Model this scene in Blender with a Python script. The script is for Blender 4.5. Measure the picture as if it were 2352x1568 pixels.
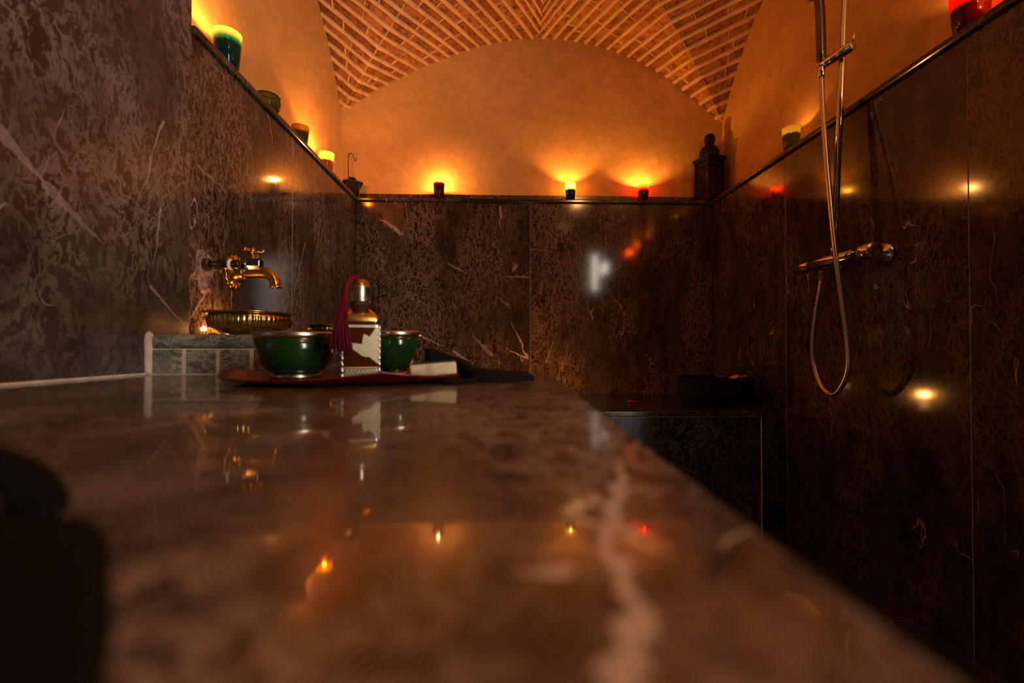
import bpy, math, random
from mathutils import Vector, Matrix

random.seed(11)
PI = math.pi
for o in list(bpy.data.objects):
    bpy.data.objects.remove(o)
scene = bpy.context.scene
COL = scene.collection
CZ = 0.78                       # height of the lens above the floor

# ------------------------------------------------------------------ camera
cd = bpy.data.cameras.new('camera')
cam = bpy.data.objects.new('camera', cd)
COL.objects.link(cam)
cam.location = (0, 0, CZ)
cam.rotation_euler = (PI / 2 + math.radians(0.713), 0, -math.radians(1.809))
cd.sensor_width = 36
cd.lens = 1045 / 2352 * 36
cd.clip_start = 0.01
cd.dof.use_dof = True
cd.dof.focus_distance = 1.6
cd.dof.aperture_fstop = 2.8
scene.camera = cam

# ------------------------------------------------------------------ world, light, exposure
w = bpy.data.worlds.new('world')
scene.world = w
w.use_nodes = True
w.node_tree.nodes['Background'].inputs[0].default_value = (0.9, 0.75, 0.6, 1)
w.node_tree.nodes['Background'].inputs[1].default_value = 0.02
scene.view_settings.view_transform = 'Standard'
scene.view_settings.look = 'None'
scene.view_settings.gamma = 1
scene.view_settings.exposure = 0.40
scene.view_settings.use_curve_mapping = False
scene.cycles.sample_clamp_indirect = 4.0
scene.cycles.max_bounces = 4
scene.cycles.diffuse_bounces = 2
scene.cycles.glossy_bounces = 2
scene.cycles.use_adaptive_sampling = True
scene.cycles.adaptive_threshold = 0.04
scene.cycles.transparent_max_bounces = 12


def area_light(name, loc, direction, sx, sy, power, color):
    ld = bpy.data.lights.new(name, 'AREA')
    ld.shape = 'RECTANGLE'
    ld.size, ld.size_y = sx, sy
    ld.energy = power
    ld.color = color
    o = bpy.data.objects.new(name, ld)
    COL.objects.link(o)
    o.location = loc
    o.rotation_euler = Vector(direction).to_track_quat('-Z', 'Y').to_euler()
    return o


# daylight from the tall slit window in the rear wall plus an added fill panel in a made-up doorway beside it
SLIT = (1.34, -1.27, CZ + 1.03)
area_light('window_daylight', SLIT, (-0.0, 1, 0), 0.07, 0.50, 1.7, (1.0, 0.84, 0.68))
area_light('doorway_fill', (1.72, -1.28, CZ + 0.22), (0, 1, 0), 0.60, 1.9, 54.0, (1.0, 0.88, 0.77))
CANDLE = (1.0, 0.38, 0.075)
CANDLE_W = 5.0
FILL_LAMP_W = 16.0

# ------------------------------------------------------------------ materials
MATS = {}


def new_mat(name):
    m = bpy.data.materials.new(name)
    m.use_nodes = True
    nt = m.node_tree
    nt.nodes.clear()
    out = nt.nodes.new('ShaderNodeOutputMaterial')
    MATS[name] = m
    return m, nt, out


def principled(nt, out=None, color=(0.5, 0.5, 0.5), rough=0.5, metal=0.0, spec=0.5, coat=0.0):
    b = nt.nodes.new('ShaderNodeBsdfPrincipled')
    b.inputs['Base Color'].default_value = (*color, 1)
    b.inputs['Roughness'].default_value = rough
    b.inputs['Metallic'].default_value = metal
    b.inputs['Specular IOR Level'].default_value = spec
    b.inputs['Coat Weight'].default_value = coat
    b.inputs['Coat Roughness'].default_value = 0.04
    if out:
        nt.links.new(b.outputs[0], out.inputs[0])
    return b


def math_n(nt, op, a, b=None, c=None, clamp=False):
    n = nt.nodes.new('ShaderNodeMath')
    n.operation = op
    n.use_clamp = clamp
    for i, v in enumerate((a, b, c)):
        if v is None:
            continue
        if isinstance(v, (int, float)):
            n.inputs[i].default_value = v
        else:
            nt.links.new(v, n.inputs[i])
    return n.outputs[0]


def vmath(nt, op, a, b):
    n = nt.nodes.new('ShaderNodeVectorMath')
    n.operation = op
    for i, v in enumerate((a, b)):
        if isinstance(v, tuple):
            n.inputs[i].default_value = v
        elif isinstance(v, (int, float)):
            n.inputs['Scale'].default_value = v
        else:
            nt.links.new(v, n.inputs[i])
    return n.outputs[0]


def noise_n(nt, vec, scale, detail=3, rough=0.55, dist=0.0):
    n = nt.nodes.new('ShaderNodeTexNoise')
    n.inputs['Scale'].default_value = scale
    n.inputs['Detail'].default_value = detail
    n.inputs['Roughness'].default_value = rough
    n.inputs['Distortion'].default_value = dist
    if vec is not None:
        nt.links.new(vec, n.inputs['Vector'])
    return n


def smooth(nt, v, lo, hi, a=0.0, b=1.0):
    n = nt.nodes.new('ShaderNodeMapRange')
    n.interpolation_type = 'SMOOTHSTEP'
    n.inputs['From Min'].default_value = lo
    n.inputs['From Max'].default_value = hi
    n.inputs['To Min'].default_value = a
    n.inputs['To Max'].default_value = b
    nt.links.new(v, n.inputs['Value'])
    return n.outputs[0]


def mixc(nt, fac, a, b):
    n = nt.nodes.new('ShaderNodeMix')
    n.data_type = 'RGBA'
    if isinstance(fac, (int, float)):
        n.inputs[0].default_value = fac
    else:
        nt.links.new(fac, n.inputs[0])
    for i, v in ((6, a), (7, b)):
        if isinstance(v, tuple):
            n.inputs[i].default_value = (*v, 1)
        else:
            nt.links.new(v, n.inputs[i])
    return n.outputs[2]


def simple(name, color, rough=0.5, metal=0.0, spec=0.5, coat=0.0, var=0.0, vscale=30, bump=0.0, bscale=200):
    m, nt, out = new_mat(name)
    b = principled(nt, out, color, rough, metal, spec, coat)
    geo = nt.nodes.new('ShaderNodeTexCoord')
    if var:
        n = noise_n(nt, geo.outputs['Object'], vscale, 4)
        f = smooth(nt, n.outputs['Fac'], 0.35, 0.68)
        nt.links.new(mixc(nt, f, tuple(c * (1 - var) for c in color), tuple(min(1, c * (1 + var)) for c in color)),
                     b.inputs['Base Color'])
    if bump:
        n2 = noise_n(nt, geo.outputs['Object'], bscale, 3)
        bp = nt.nodes.new('ShaderNodeBump')
        bp.inputs['Strength'].default_value = bump
        bp.inputs['Distance'].default_value = 0.002
        nt.links.new(n2.outputs['Fac'], bp.inputs['Height'])
        nt.links.new(bp.outputs[0], b.inputs['Normal'])
    return m


def marble(name, base, mid, fleck, vein, rough=0.14, stretch=(1, 1, 0.62), k=1.0, fleck_amt=0.8, line_vein=None, coat=0.0, line=0.05, spec=0.5, vein_amt=0.0, cracks=None, axes=(0, 2), wiggle=0.03):
    """dark fossil marble: cloudy ground, squiggly pale flecks, a few long thin veins"""
    m, nt, out = new_mat(name)
    b = principled(nt, out, base, rough, coat=coat, spec=spec)
    geo = nt.nodes.new('ShaderNodeNewGeometry')
    info = nt.nodes.new('ShaderNodeObjectInfo')
    off = vmath(nt, 'SCALE', (3.1, 1.7, 2.3), 1.0)
    offn = off.node
    nt.links.new(math_n(nt, 'MULTIPLY', info.outputs['Random'], 4.0), offn.inputs['Scale'])
    pos = vmath(nt, 'ADD', geo.outputs['Position'], off)
    pos = vmath(nt, 'MULTIPLY', pos, stretch)
    wn = noise_n(nt, pos, 9 * k, 4, 0.6)
    wv = vmath(nt, 'SCALE', vmath(nt, 'SUBTRACT', wn.outputs['Color'], (0.5, 0.5, 0.5)), 0.10 / k)
    p2 = vmath(nt, 'ADD', pos, wv)
    n1 = noise_n(nt, p2, 30 * k, 6, 0.66).outputs['Fac']
    ridge = math_n(nt, 'ABSOLUTE', math_n(nt, 'SUBTRACT', n1, 0.5))
    squig = smooth(nt, ridge, 0.0, line, 1, 0)
    n1b = noise_n(nt, p2, 80 * k, 3, 0.6).outputs['Fac']
    squig2 = smooth(nt, n1b, 0.53, 0.62)
    cl = noise_n(nt, p2, 3.2, 5, 0.62).outputs['Fac']
    mask = smooth(nt, cl, 0.40, 0.60, 0.16, 1)
    cl2 = noise_n(nt, pos, 11 * k, 3, 0.6).outputs['Fac']
    cloud = smooth(nt, cl2, 0.35, 0.7)
    col = mixc(nt, cloud, base, mid)
    f1 = math_n(nt, 'MULTIPLY', math_n(nt, 'MAXIMUM', squig, math_n(nt, 'MULTIPLY', squig2, 0.75)), mask)
    f1 = math_n(nt, 'MULTIPLY', f1, fleck_amt)
    col = mixc(nt, f1, col, fleck)
    # long thin veins
    wn2 = noise_n(nt, pos, 3.5 * k, 3, 0.6)
    p3 = vmath(nt, 'ADD', pos, vmath(nt, 'SCALE', vmath(nt, 'SUBTRACT', wn2.outputs['Color'], (0.5, 0.5, 0.5)), 0.35 / k))
    vo = nt.nodes.new('ShaderNodeTexVoronoi')
    vo.feature = 'DISTANCE_TO_EDGE'
    vo.inputs['Scale'].default_value = 4.2 * k
    nt.links.new(p3, vo.inputs['Vector'])
    wid = smooth(nt, noise_n(nt, pos, 13 * k, 2).outputs['Fac'], 0.4, 0.75, 0.003, 0.012)
    vl = math_n(nt, 'LESS_THAN', vo.outputs['Distance'], wid)
    vmask = smooth(nt, noise_n(nt, pos, 5.1 * k, 2).outputs['Fac'], 0.575 - vein_amt, 0.63 - vein_amt)
    col = mixc(nt, math_n(nt, 'MULTIPLY', math_n(nt, 'MULTIPLY', vl, vmask), 0.85), col, vein)
    if line_vein:
        x0, y0, slope, wdt = line_vein
        sp = nt.nodes.new('ShaderNodeSeparateXYZ')
        nt.links.new(geo.outputs['Position'], sp.inputs[0])
        nn = noise_n(nt, geo.outputs['Position'], 42, 3, 0.6).outputs['Fac']
        cx = math_n(nt, 'ADD', math_n(nt, 'MULTIPLY', math_n(nt, 'SUBTRACT', sp.outputs[1], y0), slope), x0)
        cx = math_n(nt, 'ADD', cx, math_n(nt, 'MULTIPLY', math_n(nt, 'SUBTRACT', nn, 0.5), 0.030))
        dd = math_n(nt, 'ABSOLUTE', math_n(nt, 'SUBTRACT', sp.outputs[0], cx))
        lv = smooth(nt, dd, wdt * 0.6, wdt * 1.15, 1, 0)
        fade = smooth(nt, sp.outputs[1], 0.20, 0.26, 1, 0)
        col = mixc(nt, math_n(nt, 'MULTIPLY', math_n(nt, 'MULTIPLY', lv, fade), 0.9), col, vein)
    if cracks:
        # the stone's own large veins: (a0, b0, a1, b1, half width, tone) on the two axes of the face
        sp = nt.nodes.new('ShaderNodeSeparateXYZ')
        nz = noise_n(nt, geo.outputs['Position'], 26, 4, 0.6)
        wob = vmath(nt, 'SCALE', vmath(nt, 'SUBTRACT', nz.outputs['Color'], (0.5, 0.5, 0.5)), wiggle)
        nt.links.new(vmath(nt, 'ADD', geo.outputs['Position'], wob), sp.inputs[0])
        A_, B_ = sp.outputs[axes[0]], sp.outputs[axes[1]]
        for a0, b0, a1, b1, hwid, tone in cracks:
            dx, dy = a1 - a0, b1 - b0
            L2 = dx * dx + dy * dy
            ra, rb = math_n(nt, 'SUBTRACT', A_, a0), math_n(nt, 'SUBTRACT', B_, b0)
            tt = math_n(nt, 'ADD', math_n(nt, 'MULTIPLY', ra, dx / L2), math_n(nt, 'MULTIPLY', rb, dy / L2), clamp=True)
            ea = math_n(nt, 'SUBTRACT', ra, math_n(nt, 'MULTIPLY', tt, dx))
            eb = math_n(nt, 'SUBTRACT', rb, math_n(nt, 'MULTIPLY', tt, dy))
            dd = math_n(nt, 'SQRT', math_n(nt, 'ADD', math_n(nt, 'MULTIPLY', ea, ea), math_n(nt, 'MULTIPLY', eb, eb)))
            taper = math_n(nt, 'MULTIPLY', math_n(nt, 'SUBTRACT', 1.15, tt), hwid)
            f_ = math_n(nt, 'LESS_THAN', dd, taper)
            c_ = vein if tone > 0 else tuple(q * 0.35 for q in base)
            col = mixc(nt, math_n(nt, 'MULTIPLY', f_, abs(tone)), col, c_)
    nt.links.new(col, b.inputs['Base Color'])
    rn = smooth(nt, n1, 0.3, 0.7, rough * 0.92, rough * 1.1)
    nt.links.new(rn, b.inputs['Roughness'])
    return m


def glass_mat(name, color, clear=0.45, glow=0.35, rough=0.08, top=None, z0=0.03, z1=0.1):
    """tinted votive glass: lets light through, scatters some, shines; top = candle glow painted in towards the rim"""
    m, nt, out = new_mat(name)
    b = principled(nt, None, tuple(c * 0.35 for c in color), rough)
    t = nt.nodes.new('ShaderNodeBsdfTransparent')
    t.inputs[0].default_value = (*color, 1)
    tr = nt.nodes.new('ShaderNodeBsdfTranslucent')
    tr.inputs[0].default_value = (*color, 1)
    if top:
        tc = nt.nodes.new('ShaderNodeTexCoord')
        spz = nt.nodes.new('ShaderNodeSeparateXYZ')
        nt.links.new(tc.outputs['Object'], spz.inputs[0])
        glow_tint = mixc(nt, smooth(nt, spz.outputs[2], z0, z1), color, top)  # candle glow near the rim is put into the glass colour
        nt.links.new(glow_tint, t.inputs[0])
        nt.links.new(glow_tint, tr.inputs[0])
    m1 = nt.nodes.new('ShaderNodeMixShader')
    m1.inputs[0].default_value = glow
    nt.links.new(b.outputs[0], m1.inputs[1])
    nt.links.new(tr.outputs[0], m1.inputs[2])
    m2 = nt.nodes.new('ShaderNodeMixShader')
    m2.inputs[0].default_value = clear
    nt.links.new(m1.outputs[0], m2.inputs[1])
    nt.links.new(t.outputs[0], m2.inputs[2])
    nt.links.new(m2.outputs[0], out.inputs[0])
    return m


def wax_mat(name, color, glow=0.45):
    m, nt, out = new_mat(name)
    b = principled(nt, None, color, 0.45)
    tr = nt.nodes.new('ShaderNodeBsdfTranslucent')
    tr.inputs[0].default_value = (*color, 1)
    m1 = nt.nodes.new('ShaderNodeMixShader')
    m1.inputs[0].default_value = glow
    nt.links.new(b.outputs[0], m1.inputs[1])
    nt.links.new(tr.outputs[0], m1.inputs[2])
    nt.links.new(m1.outputs[0], out.inputs[0])
    return m


def flame_mat():
    m, nt, out = new_mat('flame')
    e = nt.nodes.new('ShaderNodeEmission')
    e.inputs[0].default_value = (1.0, 0.62, 0.22, 1)
    e.inputs[1].default_value = 22
    t = nt.nodes.new('ShaderNodeBsdfTransparent')
    a = nt.nodes.new('ShaderNodeAddShader')
    nt.links.new(e.outputs[0], a.inputs[0])
    nt.links.new(t.outputs[0], a.inputs[1])
    nt.links.new(a.outputs[0], out.inputs[0])
    return m


def plaster_mat(name, c1, c2, rough=0.45):
    m, nt, out = new_mat(name)
    b = principled(nt, out, c1, rough, spec=0.3)
    geo = nt.nodes.new('ShaderNodeNewGeometry')
    n = noise_n(nt, geo.outputs['Position'], 3.2, 6, 0.62, 0.4)
    f = smooth(nt, n.outputs['Fac'], 0.36, 0.66)
    n2 = noise_n(nt, geo.outputs['Position'], 15, 4, 0.6, 0.8)
    f2 = smooth(nt, n2.outputs['Fac'], 0.38, 0.66, 0.0, 0.55)
    col = mixc(nt, f, c1, c2)
    col = mixc(nt, f2, col, tuple(c * 0.80 for c in c1))
    nt.links.new(col, b.inputs['Base Color'])
    bp = nt.nodes.new('ShaderNodeBump')
    bp.inputs['Strength'].default_value = 0.25
    bp.inputs['Distance'].default_value = 0.01
    nt.links.new(n2.outputs['Fac'], bp.inputs['Height'])
    nt.links.new(bp.outputs[0], b.inputs['Normal'])
    return m


def brick_mat():
    m, nt, out = new_mat('brick')
    b = principled(nt, out, (0.4, 0.17, 0.07), 0.75, spec=0.25)
    info = nt.nodes.new('ShaderNodeObjectInfo')
    geo = nt.nodes.new('ShaderNodeNewGeometry')
    n = noise_n(nt, geo.outputs['Position'], 28, 5, 0.65)
    n2 = noise_n(nt, geo.outputs['Position'], 90, 4, 0.65)
    r = info.outputs['Random']
    col = mixc(nt, r, (0.29, 0.10, 0.036), (0.52, 0.215, 0.085))
    col = mixc(nt, smooth(nt, n.outputs['Fac'], 0.42, 0.68), col, (0.17, 0.05, 0.018))
    col = mixc(nt, smooth(nt, n2.outputs['Fac'], 0.55, 0.72, 0, 0.45), col, (0.62, 0.34, 0.16))
    nt.links.new(col, b.inputs['Base Color'])
    bp = nt.nodes.new('ShaderNodeBump')
    bp.inputs['Strength'].default_value = 0.7
    bp.inputs['Distance'].default_value = 0.006
    nt.links.new(n2.outputs['Fac'], bp.inputs['Height'])
    nt.links.new(bp.outputs[0], b.inputs['Normal'])
    return m


M_WALL_SHADED = marble('shaded_dado_marble', (0.024, 0.014, 0.009), (0.066, 0.040, 0.026), (0.29, 0.178, 0.118), (0.46, 0.32, 0.24), 0.09, stretch=(1, 1, 0.45), k=1.6, fleck_amt=0.55, vein_amt=0.02)  # right wall: sparse flecks, cut back so the colour carries its shade
WALL_ARGS = ((0.024, 0.014, 0.009), (0.066, 0.040, 0.026), (0.29, 0.178, 0.118), (0.46, 0.32, 0.24), 0.09)
M_WALLB = marble('back_dado_marble', *WALL_ARGS, stretch=(1, 1, 0.45), k=1.6, fleck_amt=0.85, vein_amt=0.0, axes=(0, 2), wiggle=0.035, cracks=[
    (-0.527, 1.397, -0.64, 1.481, 0.011, 0.7), (0.016, 1.547, 0.012, 1.427, 0.007, 0.8), (-0.408, 0.839, -0.243, 0.759, 0.0035, 0.8), (-0.243, 0.759, -0.125, 0.69, 0.005, 0.8),
    (0.164, 0.721, 0.069, 0.927, 0.005, 0.9), (0.164, 0.721, 0.04, 0.773, 0.005, 0.8), (0.183, 1.314, 0.303, 1.308, 0.003, 0.6), (0.166, 1.161, 0.028, 1.165, 0.006, 0.55),
    (0.052, 1.01, -0.007, 1.063, 0.006, 0.5), (0.266, 0.702, 0.314, 0.844, 0.0035, 0.6), (-0.268, 1.235, -0.15, 1.171, 0.004, 0.55), (-0.031, 0.737, -0.137, 0.844, 0.011, 0.5)])
M_WALLL = marble('left_dado_marble', *WALL_ARGS, stretch=(1, 1, 0.45), k=1.5, fleck_amt=0.9, vein_amt=0.02, axes=(1, 2), wiggle=0.03, cracks=[
    (1.237, 0.933, 1.145, 0.836, 0.005, 0.7), (1.991, 1.331, 1.947, 1.143, 0.004, 0.6), (1.336, 0.946, 1.337, 0.877, 0.003, 0.6), (1.189, 1.247, 1.311, 1.221, 0.004, 0.5), (1.837, 1.192, 1.725, 0.938, 0.004, 0.5)])
M_PILLAR = marble('pillar_marble', (0.032, 0.023, 0.017), (0.070, 0.052, 0.041), (0.235, 0.195, 0.165), (0.38, 0.31, 0.26), 0.28, k=0.85, fleck_amt=0.8, line=0.06, vein_amt=-0.06, axes=(1, 2), wiggle=0.02, cracks=[
    (0.722, 1.114, 0.797, 1.053, 0.009, 0.45), (0.797, 1.053, 0.905, 0.98, 0.009, 0.4), (1.062, 1.296, 1.024, 1.2, 0.003, 0.8), (1.024, 1.2, 1.013, 1.119, 0.003, 0.8), (1.058, 1.095, 1.036, 0.952, 0.003, 0.7), (1.028, 0.912, 1.141, 0.836, 0.003, 0.6)])
M_SLAB = marble('slab_marble', (0.050, 0.030, 0.018), (0.17, 0.110, 0.070), (0.42, 0.315, 0.235), (0.70, 0.57, 0.47), 0.28, stretch=(1, 1, 1), k=1.15, fleck_amt=0.9, line=0.06, spec=0.25, coat=0.55,
                line_vein=(0.0225, 0.081, 0.27, 0.0030), axes=(0, 1), wiggle=0.016, cracks=[
                    (-0.214, 0.452, -0.257, 0.361, 0.004, 0.6), (-0.257, 0.361, -0.283, 0.301, 0.004, 0.5), (-0.112, 0.193, -0.104, 0.212, 0.003, -0.85), (-0.104, 0.212, -0.063, 0.221, 0.0032, -0.85),
                    (-0.097, 0.172, -0.067, 0.176, 0.003, -0.8), (0.018, 0.122, 0.004, 0.125, 0.0035, 0.7), (0.057, 0.193, 0.074, 0.184, 0.003, 0.5)])
M_TRIM = marble('coping_marble', (0.022, 0.014, 0.009), (0.05, 0.033, 0.023), (0.20, 0.14, 0.10), (0.35, 0.26, 0.2), 0.12, k=1.3, fleck_amt=0.6)
M_BENCH = marble('bench_marble', (0.010, 0.009, 0.006), (0.022, 0.018, 0.013), (0.15, 0.115, 0.07), (0.3, 0.24, 0.17), 0.18, k=1.0, fleck_amt=0.7)
M_TILE = marble('tile_marble', (0.09, 0.09, 0.075), (0.24, 0.238, 0.205), (0.55, 0.53, 0.46), (0.6, 0.57, 0.5), 0.16, stretch=(1, 1, 2.0), k=0.8, fleck_amt=0.7)
M_FLOOR = marble('floor_marble', (0.02, 0.015, 0.01), (0.04, 0.03, 0.02), (0.12, 0.09, 0.06), (0.2, 0.15, 0.1), 0.2)
M_PLASTER = plaster_mat('tadelakt_plaster', (0.61, 0.335, 0.108), (0.69, 0.395, 0.132))
M_MORTAR = plaster_mat('lime_mortar', (0.70, 0.44, 0.20), (0.78, 0.52, 0.26), 0.7)
M_BRICK = brick_mat()
M_GROUT = simple('pale_grout', (0.72, 0.63, 0.50), 0.8, var=0.15)
M_SEAM = simple('seam_grout', (0.42, 0.33, 0.25), 0.8)
M_CHROME = simple('chrome', (0.75, 0.72, 0.68), 0.09, 1.0)
M_STEEL = simple('brushed_hose_steel', (0.62, 0.56, 0.50), 0.28, 1.0)
M_PIPE = simple('dark_steel_pipe', (0.16, 0.13, 0.12), 0.22, 1.0)
M_BRASS = simple('aged_brass', (0.72, 0.43, 0.12), 0.22, 1.0, var=0.15, vscale=60)
M_BRASS2 = simple('bowl_brass', (0.62, 0.43, 0.14), 0.24, 1.0, var=0.2, vscale=50)
M_DARKBRASS = simple('tarnished_brass', (0.16, 0.09, 0.04), 0.3, 1.0)
M_TAPE = simple('white_tape', (0.85, 0.87, 0.88), 0.5)
M_CHIP = simple('chipped_stone', (0.30, 0.20, 0.15), 0.85, var=0.5, vscale=50, bump=0.8, bscale=70)
M_GREEN = simple('green_glaze', (0.005, 0.034, 0.007), 0.16, coat=0.4, var=0.35, vscale=18)
M_SILVER = simple('silver_trim', (0.70, 0.62, 0.48), 0.27, 1.0, var=0.12, vscale=120)
M_RED = simple('red_lacquer', (0.12, 0.004, 0.004), 0.35, var=0.2)
M_TASSEL = simple('crimson_silk', (0.11, 0.002, 0.010), 0.6, spec=0.2)
M_AMBER = glass_mat('amber_glass', (0.30, 0.07, 0.02), 0.25, 0.25)
M_PEWTER = simple('pierced_silver', (0.52, 0.44, 0.29), 0.36, 0.6)
_nt = M_PEWTER.node_tree
_tc = _nt.nodes.new('ShaderNodeTexCoord')
_vo = _nt.nodes.new('ShaderNodeTexVoronoi')
_vo.inputs['Scale'].default_value = 620
_nt.links.new(_tc.outputs['Object'], _vo.inputs['Vector'])
_b = [n for n in _nt.nodes if n.type == 'BSDF_PRINCIPLED'][0]
_nt.links.new(mixc(_nt, smooth(_nt, _vo.outputs['Distance'], 0.20, 0.40), (0.16, 0.12, 0.07), (0.50, 0.43, 0.28)), _b.inputs['Base Color'])
M_SOAP = simple('cream_soap', (0.62, 0.50, 0.30), 0.5, var=0.28, vscale=45)
M_DARK = simple('dark_pad', (0.035, 0.022, 0.018), 0.7)
M_BLACK = simple('black_cloth', (0.006, 0.005, 0.005), 0.9, spec=0.15, bump=0.4, bscale=400)
M_STRAP = simple('black_webbing', (0.004, 0.0035, 0.003), 0.85, spec=0.1, bump=0.4, bscale=500)
M_IRON = simple('black_iron', (0.012, 0.008, 0.006), 0.45, 0.3)
M_LANT = simple('dark_copper_lantern', (0.006, 0.0035, 0.0025), 0.5, 0.0, spec=0.25)
M_PANE = glass_mat('smoky_pane', (0.10, 0.045, 0.02), 0.35, 0.1, 0.05)
M_WIRE = simple('black_wire', (0.01, 0.009, 0.008), 0.4, 0.6)
M_WICK = simple('burnt_wick', (0.01, 0.008, 0.006), 0.9)
M_PETAL = simple('red_petal', (0.40, 0.010, 0.012), 0.6)
M_PETALY = simple('yellow_petal', (0.75, 0.42, 0.05), 0.6)
M_PETALD = simple('dried_petal', (0.07, 0.006, 0.008), 0.7)
M_VESSEL = simple('black_basket', (0.006, 0.005, 0.004), 0.8, spec=0.15)
M_TIN = simple('tealight_tin', (0.7, 0.68, 0.65), 0.3, 1.0)
M_FLAME = flame_mat()
M_PAINT = simple('frame_paint', (0.35, 0.26, 0.18), 0.6)

# ------------------------------------------------------------------ helpers


def link(o, parent=None):
    COL.objects.link(o)
    if parent is not None:
        o.parent = parent
    return o


def tag(o, label=None, cat=None, group=None, kind=None):
    if label:
        o['label'] = label
    if cat:
        o['category'] = cat
    if group:
        o['group'] = group
    if kind:
        o['kind'] = kind
    return o


def thing(name, label, cat, loc, rotz=0.0, group=None):
    o = bpy.data.objects.new(name, None)
    o.empty_display_size = 0.05
    link(o)
    o.location = loc
    o.rotation_euler = (0, 0, rotz)
    return tag(o, label, cat, group)


def mesh(name, vf, mat, parent=None, sm=False, bevel=0.0, seg=2, loc=None, rot=None):
    me = bpy.data.meshes.new(name)
    me.from_pydata([tuple(v) for v in vf[0]], [], vf[1])
    me.update()
    import bmesh
    bm = bmesh.new()
    bm.from_mesh(me)
    bmesh.ops.recalc_face_normals(bm, faces=bm.faces)
    bm.to_mesh(me)
    bm.free()
    if mat:
        me.materials.append(mat)
    if sm:
        me.polygons.foreach_set('use_smooth', [True] * len(me.polygons))
    o = bpy.data.objects.new(name, me)
    link(o, parent)
    if loc:
        o.location = loc
    if rot:
        o.rotation_euler = rot
    if bevel:
        b = o.modifiers.new('bevel', 'BEVEL')
        b.width = bevel
        b.segments = seg
        b.limit_method = 'ANGLE'
    return o


def join(*parts):
    V, F = [], []
    for v, f in parts:
        n = len(V)
        V += [tuple(q) for q in v]
        F += [tuple(i + n for i in q) for q in f]
    return V, F


def box(x0, x1, y0, y1, z0, z1):
    v = [(x0, y0, z0), (x1, y0, z0), (x1, y1, z0), (x0, y1, z0), (x0, y0, z1), (x1, y0, z1), (x1, y1, z1), (x0, y1, z1)]
    f = [(0, 3, 2, 1), (4, 5, 6, 7), (0, 1, 5, 4), (1, 2, 6, 5), (2, 3, 7, 6), (3, 0, 4, 7)]
    return v, f


def lathe(prof, seg=32, rfun=None):
    """profile of (r, z); r == 0 closes to a point"""
    V, F, rings = [], [], []
    for i, (r, z) in enumerate(prof):
        if r < 1e-7:
            rings.append([len(V)])
            V.append((0, 0, z))
        else:
            ring = []
            for k in range(seg):
                a = 2 * PI * k / seg
                rr = r * (rfun(a, r, z) if rfun else 1)
                ring.append(len(V))
                V.append((rr * math.cos(a), rr * math.sin(a), z))
            rings.append(ring)
    for A, B in zip(rings, rings[1:]):
        if len(A) == 1 and len(B) == 1:
            continue
        for k in range(seg):
            k2 = (k + 1) % seg
            if len(A) == 1:
                F.append((A[0], B[k], B[k2]))
            elif len(B) == 1:
                F.append((A[k], B[0], A[k2]))
            else:
                F.append((A[k], B[k], B[k2], A[k2]))
    return V, F


def turn(vf, axis):
    """turn a lathe that points along +Z so that it points along axis"""
    q = Vector((0, 0, 1)).rotation_difference(Vector(axis))
    return [tuple(q @ Vector(v)) for v in vf[0]], vf[1]


def move(vf, d):
    return [(v[0] + d[0], v[1] + d[1], v[2] + d[2]) for v in vf[0]], vf[1]


def smooth_path(pts, n=8):
    pts = [Vector(p) for p in pts]
    out = []
    for i in range(len(pts) - 1):
        p0, p1, p2, p3 = pts[max(i - 1, 0)], pts[i], pts[i + 1], pts[min(i + 2, len(pts) - 1)]
        for k in range(n):
            t = k / n
            out.append(0.5 * ((2 * p1) + (-p0 + p2) * t + (2 * p0 - 5 * p1 + 4 * p2 - p3) * t * t + (-p0 + 3 * p1 - 3 * p2 + p3) * t ** 3))
    out.append(pts[-1])
    return out


def tube(pts, r, seg=10, flat=None, up=(0, 0, 1)):
    """tube along pts; r a number or list; flat = (width scale, height scale)"""
    pts = [Vector(p) for p in pts]
    n = len(pts)
    R = r if isinstance(r, (list, tuple)) else [r] * n
    V, F = [], []
    prev = None
    for i, p in enumerate(pts):
        t = (pts[min(i + 1, n - 1)] - pts[max(i - 1, 0)]).normalized()
        if prev is None or flat:
            u = Vector(up)
            if abs(t.dot(u)) > 0.95 and not flat:
                u = Vector((1, 0, 0))
            side = t.cross(u).normalized()
        else:
            side = (prev - t * prev.dot(t)).normalized()
        prev = side
        nrm = side.cross(t).normalized()
        sx, sy = flat if flat else (1, 1)
        for k in range(seg):
            a = 2 * PI * k / seg
            V.append(p + side * (math.cos(a) * R[i] * sx) + nrm * (math.sin(a) * R[i] * sy))
    for i in range(n - 1):
        for k in range(seg):
            k2 = (k + 1) % seg
            F.append((i * seg + k, i * seg + k2, (i + 1) * seg + k2, (i + 1) * seg + k))
    F.append(tuple(range(seg - 1, -1, -1)))
    F.append(tuple((n - 1) * seg + k for k in range(seg)))
    return V, F


def cyl(r, h, seg=20, c=0.0):
    c = c or min(r, h) * 0.12
    return lathe([(0, 0), (r - c, 0), (r, c), (r, h - c), (r - c, h), (0, h)], seg)


def prism(poly, y0, y1):
    """polygon of (x, z) extruded along y"""
    n = len(poly)
    V = [(x, y0, z) for x, z in poly] + [(x, y1, z) for x, z in poly]
    F = [tuple(range(n)), tuple(range(2 * n - 1, n - 1, -1))]
    F += [(i, i + n, (i + 1) % n + n, (i + 1) % n) for i in range(n)]
    return V, F


def slab_prism(poly, z0, z1):
    n = len(poly)
    V = [(x, y, z0) for x, y in poly] + [(x, y, z1) for x, y in poly]
    F = [tuple(range(n - 1, -1, -1)), tuple(range(n, 2 * n))]
    F += [(i, (i + 1) % n, (i + 1) % n + n, i + n) for i in range(n)]
    return V, F


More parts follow.
